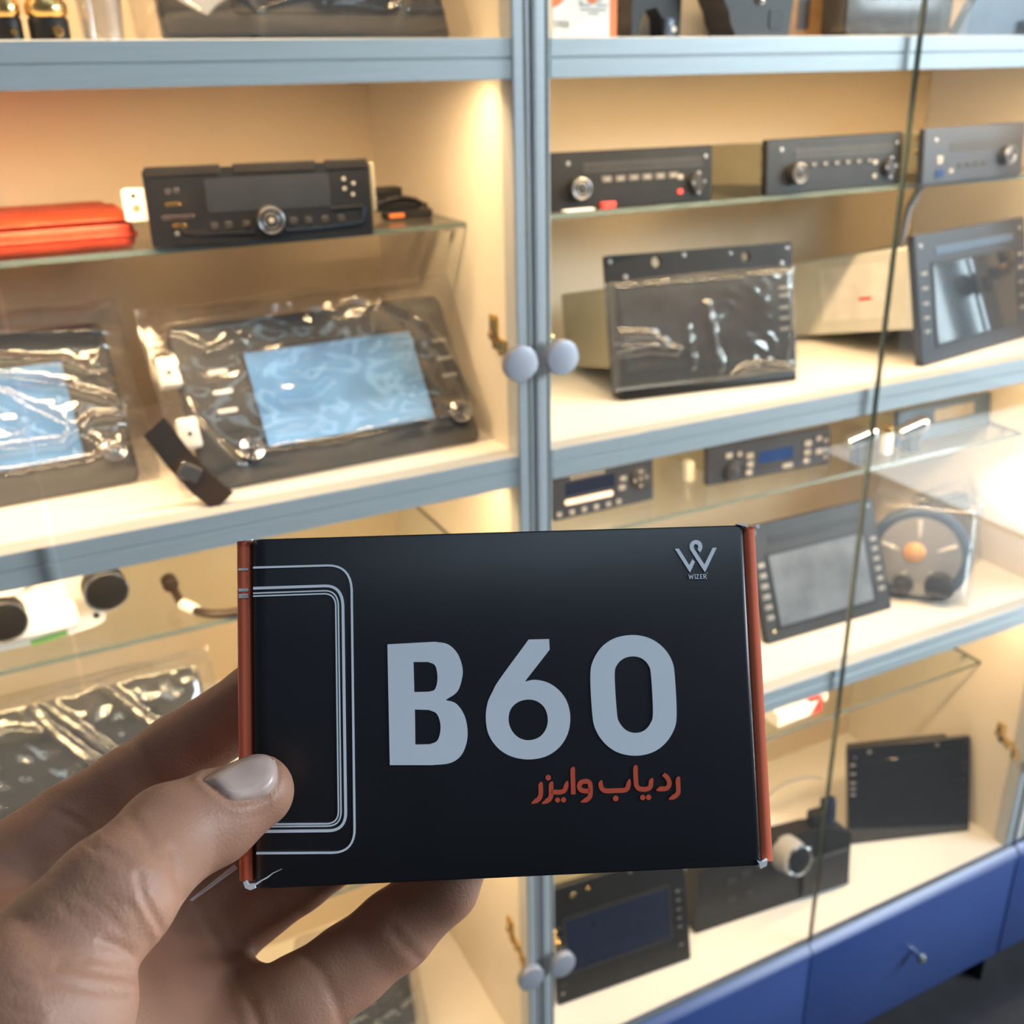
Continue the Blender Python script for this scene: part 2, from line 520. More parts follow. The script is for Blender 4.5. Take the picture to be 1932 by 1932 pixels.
def knob(d, x, z, r, depth=10, ringmat=dullchrome, facemat=black, dot=None):
    k = MB().lathe([(r * 1.05, 0), (r, depth * .25), (r * .95, depth * .85), (r * .86, depth)], (x, 0, z), (0, -1, 0), 32).build('knob', facemat, d)
    MB().ring((x, -depth, z), r * .88, r * .09).build('knob_ring', ringmat, k)
    MB().lathe([(r * .62, 0), (r * .55, .5)], (x, -depth, z), (0, -1, 0), 24).build('knob_face', satin if facemat is black else facemat, k)
    MB().ring((x, -depth - .3, z), r * .55, r * .05).build('inner_ring', ringmat, k)
    if dot:
        MB().lathe([(r * .2, 0), (r * .15, .9)], (x, -depth - .4, z), (0, -1, 0), 14).build('knob_dot', dot, k)
    return k


def screw(d, x, z, r=2.2, mat=None, y=0):
    mat = mat or screwmat
    return MB().lathe([(r, 0), (r * .8, .8), (r * .3, 1.0)], (x, y, z), (0, -1, 0), 12).build('screw', mat, d)


def _sd(p, a, b2):
    ax, az = b2[0] - a[0], b2[1] - a[1]
    t = max(0, min(1, ((p[0] - a[0]) * ax + (p[1] - a[1]) * az) / (ax * ax + az * az + 1e-9)))
    return math.hypot(p[0] - a[0] - t * ax, p[1] - a[1] - t * az)


def film_sheet(d, x0, x1, z0, z1, yf, yb, mat, seed=0, name='plastic_bag', amp=4.0, nx=56, nz=40, fx=.016, fz=.022, edge=.12, ridges=()):
    """a crumpled clear bag: front and back layers meeting in a seam"""
    b = bmesh.new(); L = []
    for lay, yy in ((0, yf), (1, yb)):
        rows = []
        for j in range(nz + 1):
            row = []
            for i in range(nx + 1):
                s, t = i / nx, j / nz
                ex = min(min(s, 1 - s) / edge, 1); ez = min(min(t, 1 - t) / edge, 1)
                pr = math.sin(ex * math.pi / 2) * math.sin(ez * math.pi / 2)
                x = x0 + (x1 - x0) * s; z = z0 + (z1 - z0) * t
                wob = noise.noise((s * 3 + seed, t * 3, 9.1 + lay)) * 3
                if 0 < i < nx: z += 0
                n1 = noise.noise((x * fx + seed * 3.7, z * fz, 1.3 + lay)); n2 = noise.noise((x * fx * 2.7 + seed, z * fz * 2.4, 5.0))
                rid = (1 - abs(n1) * 2.2) * .6 + (1 - abs(n2) * 2.2) * .35
                y = yy * pr
                if lay == 0:
                    for pts, am, wd in ridges:
                        dd = min(_sd((x, z), p_, q_) for p_, q_ in zip(pts, pts[1:]))
                        y -= am * math.exp(-(dd / wd) ** 2)
                if lay == 0:
                    y -= amp * max(rid, -.3) * pr
                else:
                    y += amp * .2 * rid * pr
                if i in (0, nx): x += wob * (1 if i else -1)
                if j in (nz,): z += wob
                row.append(b.verts.new((x, y, z)))
            rows.append(row)
        L.append(rows)
    for lay, rows in enumerate(L):
        for j in range(nz):
            for i in range(nx):
                q = [rows[j][i], rows[j][i + 1], rows[j + 1][i + 1], rows[j + 1][i]]
                b.faces.new(q if lay == 0 else q[::-1])
    bmesh.ops.remove_doubles(b, verts=b.verts, dist=.05)
    m = MB(); m.b.free(); m.b = b
    return m.build(name, mat, d, angle=180)


# ---- upper middle bay, left cabinet: red pouch, radio with big knob, cables
G1 = GLASSZ[2] + .0005; G2 = GLASSZ[1] + .0005; S2 = SHELVES[1] + .0005; S1 = SHELVES[0] + .0005; S0 = .3025; S3 = SHELVES[2] + .0005
rp_ = thing('leather_pouch', 'red leather pouch lying on the glass shelf at the left edge of the photo', 'pouch', (-.13, .112, G1))
MB().box(0, 247, 0, 190, 0, 22, 7, 4).build('pouch_body', redleather, rp_)
MB().box(-2, 249, -1.5, 191, 9, 12, 1.5, 2).build('seam_welt', redleather, rp_)
MB().box(0, 247, -1, 120, 22, 25, 1.4, 2).build('flap', redleather, rp_)

r0 = thing('car_radio', 'black car radio with large round knob and white bracket, beside red pouch', 'car radio', (.1265, .095, G1), -.172, .03)
dplate(r0, 186, 62, 9, gloss, 3, 1.0)
for a, b2 in ((2, 62), (72, 140), (148, 184)):
    MB().box(a, b2, -1.2, 6, 56, 64, .8, 1).build('top_lip', black, r0)
MB().plate(48, 150, 26, 53, -.5, .5, 2, .2).build('display_window', scr, r0)
dbody(r0, 8, 178, 8, 50, 9, 130, satin, 'rear_case')
knob(r0, 97.9, 18.1, 11.5, 13, dullchrome, black, keymat)
MB().ribbon(smooth_path([(24, 23), (26, 14), (32, 10.5), (60, 9.0), (84, 8.5)], 6), 1.6, -1.3, 0).build('chrome_trim', chrome, r0)
MB().ribbon(smooth_path([(110, 8.8), (140, 9.2), (170, 11.3), (177, 14), (179, 25)], 6), [1.8] * 20 + [3.2] * 5, -1.3, 0).build('chrome_trim', chrome, r0)
MB().ribbon([(150, 24.7), (178, 25.5)], 1.2, -1.2, 0).build('chrome_trim', satin, r0)
for bx, bz, bw, bh in ((24, 24, 26, 3.2), (21, 34.2, 12, 3.0), (18.5, 44.7, 4, 4), (25, 45.2, 4, 4), (24, 17.2, 11, 3)):
    button(r0, bx, bz, bw, bh, brass if bh < 3.1 else chrome, -1.0, 'button', 1.4)
for bx in (51.7, 63.5, 77.9, 117, 130, 144, 158):
    button(r0, bx, 15.5, 6, 5.5, satin, -1.0)
for bx, bz in ((163, 48), (163, 40), (171, 44), (170, 35)):
    button(r0, bx, bz, 3, 3, keymat, -.8)
screw(r0, 21.2, 10.5)
br = MB().plate(-18, 4, 22, 48, 3, 6, 3, .6).build('white_bracket', white, r0)
MB().cyl((-9, 2.9, 42.2), 2.1, .3).build('bracket_hole', brownribbon, br)
MB().cyl((-8, 2.9, 32.5), 3.2, .3).build('bracket_hole', orange, br)
MB().box(186.2, 190, 2, 60, 20, 60, .8, 1).build('side_bracket', tin, r0)

cb = thing('cable_bundle', 'bundle of black cables and plugs behind the large-knob radio, near the side panel', 'cables', (.345, .16, G1))
for k, (bx, by, bz, w, dd, h) in enumerate(((2, 0, 8, 44, 24, 10), (0, 20, 18, 38, 20, 9), (6, -12, 1, 50, 12, 7))):
    MB().box(bx, bx + w, by, by + dd, bz - 1, bz + h, 1.5, 2).build('plug', black, cb)
MB().box(10, 26, -14, -11.8, 2, 6, .6, 1).build('orange_tag', orangeprint, cb)
for k in range(5):
    pts = smooth_path([(-12 + 3 * k, 6 + 5 * k, 5 + 3 * k), (20, -4 + 6 * k, 20 - 4 * k), (48, 2 + 4 * k, 14 - 2 * k), (63 + k, 20 + 3 * k, 4 + k)], 6)
    MB().tube(pts, 1.6, 8).build('cable', black, cb)

# ---- bagged touch-screen units on the shelf below
GB = 'bagged touch screen units on the left shelf'


def bag_unit(label, loc, yaw, tilt, scrmat, seed, bagmat, brackets, amp, ridges=()):
    d = thing('touchscreen_unit', label, 'head unit', loc, yaw, tilt)
    dplate(d, 268, 155, 12, satin, 9, 2.5)
    screen(d, 62, 226, 30, 121, scrmat, -1.0, black)
    dbody(d, 50, 222, 62, 150, 12, 40, satin, 'rear_case')
    knob(d, 45.5, 29.8, 11, 7, chrome, scrnavy)
    knob(d, 251, 30, 11, 7, chrome, scrnavy)
    for z in (107, 88, 70):
        button(d, 35, z, 18, 4.2, white, -1.3, 'white_button', 2)
        button(d, 254, z, 16, 3.6, keymat, -1.3, 'white_button', 1.6)
    for z in (125, 52):
        button(d, 35, z, 16, 4, satin, -1.0); button(d, 254, z, 15, 4, satin, -1.0)
    if brackets:
        for x, z in ((-7, 113), (-3, 55)):
            k = MB().box(x - 9, x + 9, -6, 6, z - 14, z + 14, 2, 2).build('white_mount', white, d)
            MB().cyl((x, -6, z - 2), 2.2, .4).build('mount_hole', satin, k)
    film_sheet(d, -22, 285, -1.0, 176, -14, 42, bagmat, seed, amp=amp, nx=170, nz=110, ridges=ridges)
    return d


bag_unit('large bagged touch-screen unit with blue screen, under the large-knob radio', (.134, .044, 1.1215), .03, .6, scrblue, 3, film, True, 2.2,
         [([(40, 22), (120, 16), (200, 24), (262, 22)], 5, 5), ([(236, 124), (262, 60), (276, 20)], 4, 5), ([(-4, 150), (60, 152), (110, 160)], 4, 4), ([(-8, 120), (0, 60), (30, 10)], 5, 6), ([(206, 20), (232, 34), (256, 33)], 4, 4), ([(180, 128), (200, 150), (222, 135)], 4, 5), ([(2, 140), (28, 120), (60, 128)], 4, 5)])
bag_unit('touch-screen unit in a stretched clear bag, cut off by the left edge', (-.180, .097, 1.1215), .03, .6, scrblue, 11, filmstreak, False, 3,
         [([(140, 150), (230, 140), (302, 132)], 9, 7), ([(150, 132), (230, 112), (278, 78)], 7, 4), ([(150, 112), (220, 92), (270, 66)], 7, 4), ([(150, 42), (210, 40), (240, 60), (284, 56)], 6, 4), ([(170, 96), (210, 60), (244, 26)], 4, 5), ([(150, 20), (220, 18), (280, 30)], 6, 5)])

rb = thing('flat_ribbon_cable', 'dark brown flat ribbon cable with a clear plug, hanging between the two bagged units', 'cable', (.100, .031, 1.1195))
p0 = Vector((.112, .050, 1.170)); 
m = MB(1)
A_ = [Vector((.098, .036, 1.190)), Vector((.113, .034, 1.160)), Vector((.127, .026, 1.138)), Vector((.142, .016, 1.121))]
A_ = [a - Vector((.100, .031, 1.1195)) for a in A_]
for a, b2 in zip(A_, A_[1:]):
    w = Vector((.0095, .002, .006))
    vs = [m.b.verts.new(p + s * w + o) for o in (Vector((0, 0, 0)), Vector((0, .0012, 0))) for p, s in ((a, 1), (b2, 1), (b2, -1), (a, -1))]
    for f in ((0, 3, 2, 1), (4, 5, 6, 7), (0, 1, 5, 4), (1, 2, 6, 5), (2, 3, 7, 6), (3, 0, 4, 7)):
        m.b.faces.new([vs[k] for k in f])
m.build('ribbon', brownribbon, rb, smooth=False)
MB(1).box(.010, .028, -.006, .0, .022, .036, .001, 1, Matrix.Rotation(.6, 3, 'Y')).build('clear_plug', hazybag, rb)

# ---- right cabinet, radios on the upper glass shelf
def glass_radio(name, label, loc, yaw, tilt, w, h, mat, depth, style):
    d = thing(name, label, 'car radio', loc, yaw, tilt, 'car radios on the upper right glass shelf')
    dplate(d, w, h, 8, mat, 2.5, 1.0)
    zb = depth * math.tan(tilt) + .5
    dbody(d, 7, w - 7, max(zb, 6), h - 3, 8, 8 + depth)
    for z in (.3, .6, .85):
        MB().lathe([(2.6, 0), (2.2, 2.5), (1.2, 3)], (6.5, 14, h * z), (-1, 0, 0), 10).build('brass_screw', brass, d)
    if style:
        MB().plate(w * .19, w * .93, h * .62, h * .80, -.6, .5, 1, .2).build('disc_slot', satin, d)
        MB().plate(w * .19, w * .93, h * .70, h * .72, -.9, .5, .3, .1).build('slot_gap', black, d)
        knob(d, w * (.155 if style == 1 else .195), h * .37, 11, 10, dullchrome, black)
        for k in range(6):
            button(d, w * (.33 + .083 * k), h * .50, 11, 6, dimkey if style == 1 else satin, -1.3)
        for k in range(6):
            MB().plate(w * (.33 + .083 * k) - 2, w * (.33 + .083 * k) + 2, h * .5 - 1, h * .5 + 1, -1.5, -.8, .6, .1).build('button_print', keymat, d)
        button(d, w * .79, h * .46, 6, 5, keymat, -1.4); button(d, w * .79, h * .2, 6, 5, redprint if style == 1 else keymat, -1.4)
        knob(d, w * .895, h * .36, 9.5, 5, satin, black)
        for x, z in ((.86, .34), (.93, .36), (.895, .16), (.895, .52)):
            screw(d, w * x, h * z, 1.9, screwmat, -5)
        screw(d, w * .10, h * .80, 2.4); screw(d, w * .955, h * .8, 2.4)
    else:
        screw(d, 22, h * .78, 2.5)
        MB().plate(48, w - 8, h * .55, h * .72, -.6, .5, 1, .2).build('disc_slot', satin, d)
        button(d, 30, h * .42, 9, 9, keymat, -1.2); button(d, 30, h * .18, 14, 9, lcd, -1.2); button(d, 52, h * .2, 6, 5, keymat, -1.2)
        knob(d, w - 40, h * .4, 11, 9, dullchrome, black)
        for k in range(4):
            button(d, 70 + 16 * k, h * .3, 11, 6, satin, -1.2)
    return d


glass_radio('car_radio', 'black car radio on the upper right glass shelf, right against the middle grey post', (.5164, .1145, G1), -.088, .07, 185, 56, black, 140, 1)
glass_radio('car_radio', 'black car radio on the upper right glass shelf, second from the middle grey post', (.7733, .0985, G1), .008, .07, 200, 58, black, 140, 2)
glass_radio('car_radio', 'plain dark car radio on the upper right glass shelf at the right edge', (.9834, .0765, G1), .11, .09, 195, 62, navy, 140, 0)
ps = thing('paper_slip', 'small red and white paper slip in front of the radio by the grey post', 'paper', (.525, .102, G1))
MB().box(0, 34, 0, 10, 0, 1.5, .4, 1).build('slip', paper, ps)
MB().box(44, 60, 2, 10, 0, 6, .6, 1).build('red_piece', redprint, ps)

# ---- right cabinet, white shelf
h_ = thing('touchscreen_unit', 'double height head unit with clear film over its screen and a tin case behind', 'head unit', (.584, .098, S2), -.148, .22)
hw, hh = 228, 155.5
circ = lambda x, z, r, n=18: [(x + r * math.cos(2 * math.pi * k / n), z + r * math.sin(2 * math.pi * k / n)) for k in range(n)]
filled('front_panel', [rrect(0, hw, 12, hh, 2.5), circ(60, 145, 6), circ(169.5, 143, 5.6)], 0, 7, black, h_)
MB().plate(14, hw - 10, 30, 118, -1.2, .5, 2, .5).build('screen_bezel', satin, h_)
screen(h_, 27, 200, 34, 114, pm('greyed_reflection_screen', (0.05, 0.05, 0.054), 0.12, var=.2, coat=.5), -1.8)  # screen's base colour greyed to stand in for reflected light
dbody(h_, 3, hw - 26, 36, 122, 8, 150)
MB().box(8, hw, -1, 26, 0, 12, 2, 2).build('lower_bar', black, h_)
for x, z, r in ((93, 150, 2.6), (5.5, 149, 2.6), (22.3, 132, 3), (214, 133, 3), (150, 148, 2.2), (222, 149, 2.4)):
    screw(h_, x, z, r)
for z in (106, 97, 84, 72, 60):
    button(h_, 214, z, 12, 4, keymat, -2.0)
for z in (98, 78, 58, 40):
    button(h_, 19, z, 10, 4, satin, -2.0)
film_sheet(h_, -2, 230, 10, 127, -8, -2, film, 21, 'protective_film', amp=2, edge=.05, nx=150, nz=90, ridges=[([(0, 74), (40, 70), (58, 58)], 5, 4), ([(0, 56), (40, 58), (76, 50)], 5, 3), ([(0, 50), (40, 52), (72, 46)], 4, 3), ([(112, 96), (118, 60), (126, 24)], 4, 4), ([(88, 70), (92, 30)], 3, 4), ([(140, 16), (160, 24), (185, 22), (215, 14)], 6, 4), ([(212, 100), (214, 60), (206, 20)], 4, 5)])
for q in ([(2, 126), (60, 128), (130, 129), (229, 128)], [(0, 13), (60, 13), (120, 11), (170, 13), (226, 15)], [(2, 62), (30, 66), (62, 62), (80, 55)], [(3, 52), (40, 57), (70, 55)], [(118, 100), (122, 70), (128, 30)]):
    MB().tube([(x, -8, z) for x, z in smooth_path(q, 5)], 1.6, 8).build('film_fold', film, h_)

n_ = thing('touchscreen_unit', 'tall dark touch-screen head unit with a white labelled case at the right edge', 'head unit', (.974, .032, S2), .169, .22)
dplate(n_, 240, 154, 9, navy, 3, 1.2)
screen(n_, 34, 212, 22, 116, scr, -1.0, satin)
dbody(n_, 4, 215, 45, 140, 9, 190, paletin, 'white_label_case')
MB().box(-0.2 + 3.6, 3.9, 40, 140, 62, 128).build('case_label', white, n_)
MB().box(3.1, 3.6, 66, 84, 84, 88).build('red_mark', redprint, n_)
for z in (108, 91, 73, 56, 40):
    button(n_, 14, z, 12, 4, keymat, -1.5)
    button(n_, 226, z, 12, 4, keymat, -1.5)
MB().plate(40, 210, 127, 136, -1, .5, 2, .3).build('disc_slot', bluegrey, n_)
screw(n_, 12, 140, 3); screw(n_, 228, 140, 3)
an = thing('small_antenna', 'small grey plastic arm rising behind the tall dark head unit', 'antenna', (1.055, .16, S2))
MB().tube([(-8, 0, 0), (-4, 0, 120), (2, 0, 165), (22, 0, 196)], [4, 4, 5, 5.5], 10).build('arm', capmat, an)
MB().lathe([(7, 0), (6.5, 5), (4, 6)], (22, 2, 196), (0, -1, 0), 18).build('arm_end', chrome, an)

# ---- right cabinet, radios on the lower glass shelf
a_ = thing('car_radio', 'blue-black radio with bright pink slot on lower glass shelf beside grey post', 'car radio', (.5352, .1476, G2), 0, .08, 'car radios on the lower right glass shelf')
dplate(a_, 139, 54, 8, navy, 2, 1)
dbody(a_, 5, 134, 14, 50, 8, 120)
button(a_, 48, 20, 66, 6.5, pinklit, -1.2, 'lit_slot', 3)
MB().plate(16, 84, 28, 44, -.5, .5, 1.5, .2).build('display_window', scrnavy, a_)
for k, x in enumerate((26, 32, 38, 44, 50, 56, 62, 68)):
    MB().plate(x - 2, x + 2, 46.5, 51, -.7, .4, .8, .2).build('name_print', keymat, a_)
for x in (7, 24, 40.7, 57.5, 74.5, 89):
    button(a_, x, 7, 6, 6, keymat, -1.2)
button(a_, 96, 35, 9, 6, keymat); button(a_, 94, 24, 9, 6, keymat)
ck = MB().lathe([(13, 0), (12.5, 2), (11, 3)], (119, 0, 31), (0, -1, 0), 28).build('control_pad', satin, a_)
for dx, dz in ((0, 0), (-8.5, -1), (8.5, 1), (0, 9), (0, -9)):
    MB().plate(119 + dx - 1.8, 119 + dx + 1.8, 31 + dz - 1.8, 31 + dz + 1.8, -3.6, -2.5, 1, .2).build('pad_mark', keymat, ck)

b_ = thing('car_radio', 'dark radio with blue display and rows of round keys, middle of the lower glass shelf', 'car radio', (.757, .150, G2), -.064, .1, 'car radios on the lower right glass shelf')
dplate(b_, 191, 50, 8, navy, 2, 1)
dbody(b_, 4, 186, 14, 46, 8, 120)
screen(b_, 77, 130, 17, 33, lcd, -.8)
MB().plate(76, 118, 10, 13, -.8, .4, 1, .2).build('trim_line', satin, b_)
knob(b_, 38, 14, 13, 7, satin, navy)
for x, z, w, h in ((32, 35, 10, 7), (48, 34.5, 7, 6), (64, 30, 10, 7), (64, 18.5, 9, 7), (62, 8, 9, 7), (122, 8, 16, 6), (154, 32.5, 10, 7), (153.5, 20.5, 10, 7), (152, 9.5, 10, 7), (171, 37, 8, 6), (172, 19, 11, 7), (183, 32, 5, 5), (183, 20, 5, 5), (182, 10, 5, 5)):
    button(b_, x, z, w, h, keymat, -1.4)
MB().box(-16, -4, 20, 34, 2, 30, 3, 2).build('side_clip', paletin, b_)

c3 = thing('car_radio', 'grey-blue radio without visible keys, rightmost on the lower glass shelf', 'car radio', (1.0727, .141, G2), .025, .12, 'car radios on the lower right glass shelf')
dplate(c3, 186, 48, 8, bluegrey, 2, 1)
dbody(c3, 4, 182, 18, 44, 8, 110)
MB().plate(70, 150, 22, 40, -.8, .4, 4, .3).build('display_window', keymat, c3)
button(c3, 20, 12, 10, 5, satin); button(c3, 40, 12, 10, 5, satin)
for i, (u, v) in enumerate(((1626, 826), (1722, 808))):
    p = at(u, v, .12)
    j = thing('chrome_plug', ('shiny round-ended plug just right of the radio with blue display', 'shiny round-ended plug touching the plain grey-blue radio')[i], 'plug', (p.x, .12, G2), group='shiny plugs on the lower glass shelf')
    hz = (p.z - G2) * 1000
    MB().box(-9, 9, -9, 9, 0, max(hz - 6, 6), 2, 2).build('plug_base', satin, j)
    MB().lathe([(10, -14), (11, 0), (11, 18), (9, 24), (5, 27)], (-6, 0, max(hz, 10)), (.8, -.3, .35), 24).build('plug_tip', chrome, j)
p = at(1677, 800, .13)
j = thing('brass_terminal', 'small brass and cream terminal between the two shiny plugs', 'terminal', (p.x, .13, G2))
MB().box(-6, 6, -6, 6, 0, 30, 1.5, 2).build('terminal_body', white, j)
MB().lathe([(7, 0), (7, 8), (5, 10)], (0, 0, 30), (0, 0, 1), 18).build('terminal_top', brass, j)

# ---- right cabinet, lower white shelf
e_ = thing('touchscreen_unit', 'grey head unit leaning back with a wide pale screen, partly behind the black box', 'head unit', (.8208, .086, S1), -.02, .4)
dplate(e_, 217, 158, 9, satin, 4, 1.5)
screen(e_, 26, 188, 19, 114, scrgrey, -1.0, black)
dbody(e_, 20, 196, 70, 150, 9, 60)
MB().plate(30, 185, 128, 140, -.8, .4, 2, .3).build('disc_slot', black, e_)
for z in (104, 90, 76, 62, 48, 34):
    button(e_, 12, z, 11, 6, keymat, -1.6); button(e_, 204, z - 2, 11, 6, keymat, -1.6)
screw(e_, 10, 148, 2.4); screw(e_, 206, 148, 2.4); screw(e_, 14, 14, 2.4, brass)

g_ = thing('bagged_lamp', 'silver round lamp with an orange centre in a clear bag, beside the leaning grey unit', 'lamp', (1.082, .098, S1), -.85, .2)
MB().ring((8, 0, 62), 62, 9, (0, -1, 0), 40, 10, .8).build('lamp_rim', bluegrey, g_)
MB().lathe([(56, 6), (40, -2), (22, -6), (12, -8)], (8, 0, 62), (0, -1, 0), 36).build('reflector', capmat, g_)
for k in range(5):
    a = 2 * math.pi * k / 5 + .4
    MB().tube([(8 + 20 * math.cos(a), -2, 62 + 20 * math.sin(a)), (8 + 52 * math.cos(a), -6, 62 + 52 * math.sin(a))], 3.5, 8).build('reflector_rib', white, g_)
MB().lathe([(18, 0), (17, 12), (12, 18), (3, 21)], (2, 8, 66), (0, -1, 0), 20).build('orange_bulb', pm('pale_orange_glass', (0.8, 0.42, 0.17), 0.3), g_)
MB().lathe([(20, 0), (20, 12), (16, 15)], (40, -8, 24), (0, -1, 0), 24).build('dark_lens', black, g_)
MB().lathe([(14, 0), (14, 10), (11, 13)], (-8, -8, 20), (0, -1, 0), 24).build('dark_lens', satin, g_)
MB().lathe([(58, 6), (60, 10), (58, 24), (20, 30)], (8, 0, 62), (0, 1, 0), 32).build('lamp_shell', keymat, g_)
film_sheet(g_, -62, 82, -1, 150, -26, 34, film, 33, amp=3)
g2 = thing('bagged_console', 'smoky dark panel in a hazy clear bag, behind the bagged lamp', 'panel', (1.148, .125, S1), .04, .3)
MB().plate(6, 112, 4, 112, 0, 12, 16, 2).build('panel_body', smoke, g2)
film_sheet(g2, -4, 120, -1, 130, -12, 18, film, 41, amp=3)

# ---- right cabinet, bottom
f1 = thing('touchscreen_unit', 'black head unit with a dark navy screen at the bottom, beside the grey post', 'head unit', (.4927, .064, S0), -.0857, .2)
dplate(f1, 204, 172, 9, black, 3, 1.2)
screen(f1, 20, 174, 45, 122, scrnavy, -.9, satin)
dbody(f1, 16, 186, 45, 160, 9, 130)
screw(f1, 35.4, 154, 4.2, brass); screw(f1, 57, 157, 2.8, brass); screw(f1, 120, 162, 2.5); screw(f1, 196, 162, 2.5); screw(f1, 8, 16, 2.4)
for z in (112, 98, 84, 70, 57, 29):
    button(f1, 189, z, 10, 5, satin, -1.4)
    MB().plate(186.5, 191.5, z - .8, z + .8, -1.8, -1.2, .5, .1).build('button_print', keymat, f1)
    button(f1, 10, z, 9, 5, satin, -1.4)

f2 = thing('climate_panel', 'black dashboard panel with one big silver ringed knob and a bare wire arch', 'dashboard panel', (.728, .081, S0), -.1, .12)
MB().prism([(0, 0), (268, 0), (270, 88), (240, 104), (200, 112), (120, 116), (60, 108), (6, 100)], 0, 34).build('panel_body', black, f2)
MB().plate(180, 264, 6, 66, -6, 4, 4, 1.5).build('raised_field', satin, f2)
k2 = MB().lathe([(27, 0), (26, 12), (24, 26), (21, 29)], (152, 0, 90), (.1, -1, .12), 40).build('knob', capmat, f2)
MB().ring((152 + 2.8, -28.5, 90 + 3.4), 21.5, 2.6, (.1, -1, .12), 40).build('knob_ring', chrome, k2)
MB().lathe([(20.5, 0), (17, 1.2), (6, .6)], (152 + 2.9, -29.2, 90 + 3.5), (.1, -1, .12), 32).build('knob_face', black, k2)
for x, z in ((60, 70), (85, 74), (110, 78), (60, 40), (90, 42)):
    button(f2, x, z, 16, 10, satin, -1.5)
screw(f2, 196, 84, 2.4)
MB().box(206, 232, 6, 26, 104, 132, 4, 2).build('rear_bracket', black, f2)
MB().box(226, 250, 8, 22, 92, 150, 5, 2).build('rear_bracket', scrnavy, f2)
MB().tube(smooth_path([(118, 20, 112), (124, 24, 160), (160, 26, 184), (205, 26, 186), (232, 24, 178)], 8), 1.5, 8).build('wire_arch', keymat, f2)

f3 = thing('blank_panel', 'plain dark panel leaning in the bottom right corner, small keys down both edges', 'panel', (1.055, .118, S0), -.333, .25)
dplate(f3, 207, 162, 8, gloss, 3, 1.2)
dbody(f3, 20, 190, 50, 150, 8, 50, satin, 'rear_case')
MB().plate(18, 182, 14, 138, -.6, .3, 1, .2).build('screen', gloss, f3)
for z in (134, 119, 104, 94, 84):
    button(f3, 8, z, 9, 3, keymat, -.9)
for z in (118, 107, 90, 70, 52):
    button(f3, 196, z, 8, 1.6, satin, -.9)
screw(f3, 36, 152, 3.6); screw(f3, 150, 153, 3.4); screw(f3, 12, 146, 2.2)

p = at(1490, 1362, .14)
wb = thing('white_red_box', 'flat white carton with a red printed corner, on the lowest glass shelf', 'box', (p.x - .05, .11, GLASSZ[0] + .0005), .05)
MB().box(0, 84, 0, 90, 0, 22, .8, 1).build('carton', white, wb)
MB().prism([(62, 0.5), (84.3, 0.5), (84.3, 22), (76, 22)], -.3, 0).build('red_corner', redprint, wb)
MB().box(60, 84.3, 0, 90, 22, 22.3).build('red_top_print', redprint, wb)
p = at(1572, 1298, .12)
j = thing('small_jar', 'small white jar on the lowest glass shelf, next to the glass door edge', 'jar', (p.x, .14, GLASSZ[0] + .0005))
MB().lathe([(8, 0), (8, 10), (6, 15), (2, 17)], (0, 0, 0), (0, 0, 1), 20).build('jar_body', white, j)

# ---- left cabinet, lower bay: sensor bracket, cable, carton, wrapped unit
sb = thing('sensor_bracket', 'translucent white bracket holding two black round sensors, above the hand', 'bracket', (-.06, .13, G2), .06)
MB().prism(smooth_loop([(-40, 4, 1), (60, 2, 1), (92, 6), (98, 14), (94, 22), (84, 28), (84, 46), (96, 70), (88, 82), (70, 76), (40, 58), (-40, 52, 1)], 4), 0, 5).build('bracket_plate', white, sb)
MB().box(-40, 74, -14, 0, 14, 44, 6, 3).build('bracket_tube', white, sb)
MB().tube([(-40, -2, 56), (30, -2, 62), (60, -2, 78)], 5, 10).build('bracket_rib', white, sb)
MB().ribbon([(30, 4), (62, 6)], 6, -1, 0).build('green_sticker', greenlab, sb)
MB().lathe([(3, 0), (3, .6)], (90, -.2, 16), (0, -1, 0), 12).build('screw_hole', satin, sb)
for x, z in ((101, 46), (12, 40)):
    s_ = MB().lathe([(20, 0), (20, 18), (18.5, 21), (17, 21.5)], (x, 2, z), (0, -1, 0), 32).build('sensor', black, sb)
    MB().ring((x, -19, z), 19, 1.2, (0, -1, 0), 32).build('sensor_rim', chrome, s_)

cbl = thing('sensor_cable', 'dark cable with a cream sleeve crossing the lower glass shelf towards the box', 'cable', (.10, .15, G2))
pts = [at(318, 1095, .17), at(335, 1125, .15), at(345, 1140, .14), at(375, 1168, .12), at(412, 1182, .105), at(470, 1200, .10), at(520, 1190, .12)]
loc = Vector(cbl.location)
pts = [Vector((q.x, q.y, max(q.z, G2 + .004))) - loc for q in pts]
MB(1).tube(smooth_path([tuple(q) for q in pts], 6), .0042, 10).build('cable', brownribbon, cbl)
MB(1).tube([tuple(pts[2]), tuple(pts[2] + (pts[3] - pts[2]) * .9)], .0058, 12).build('cream_sleeve', white, cbl)
MB(1).cyl(tuple(pts[0]), .008, .014, (0, -1, 0), 14, .002).build('plug', brownribbon, cbl)

wc = thing('white_carton', 'small bright white carton at the back of the lower glass shelf', 'box', (.160, .30, G2))
MB().box(0, 60, 0, 40, 0, 42, .8, 1).build('carton', white, wc)
MB().box(-.3, 60.3, -.3, 40, 30, 30.6).build('lid_edge', paletin, wc)

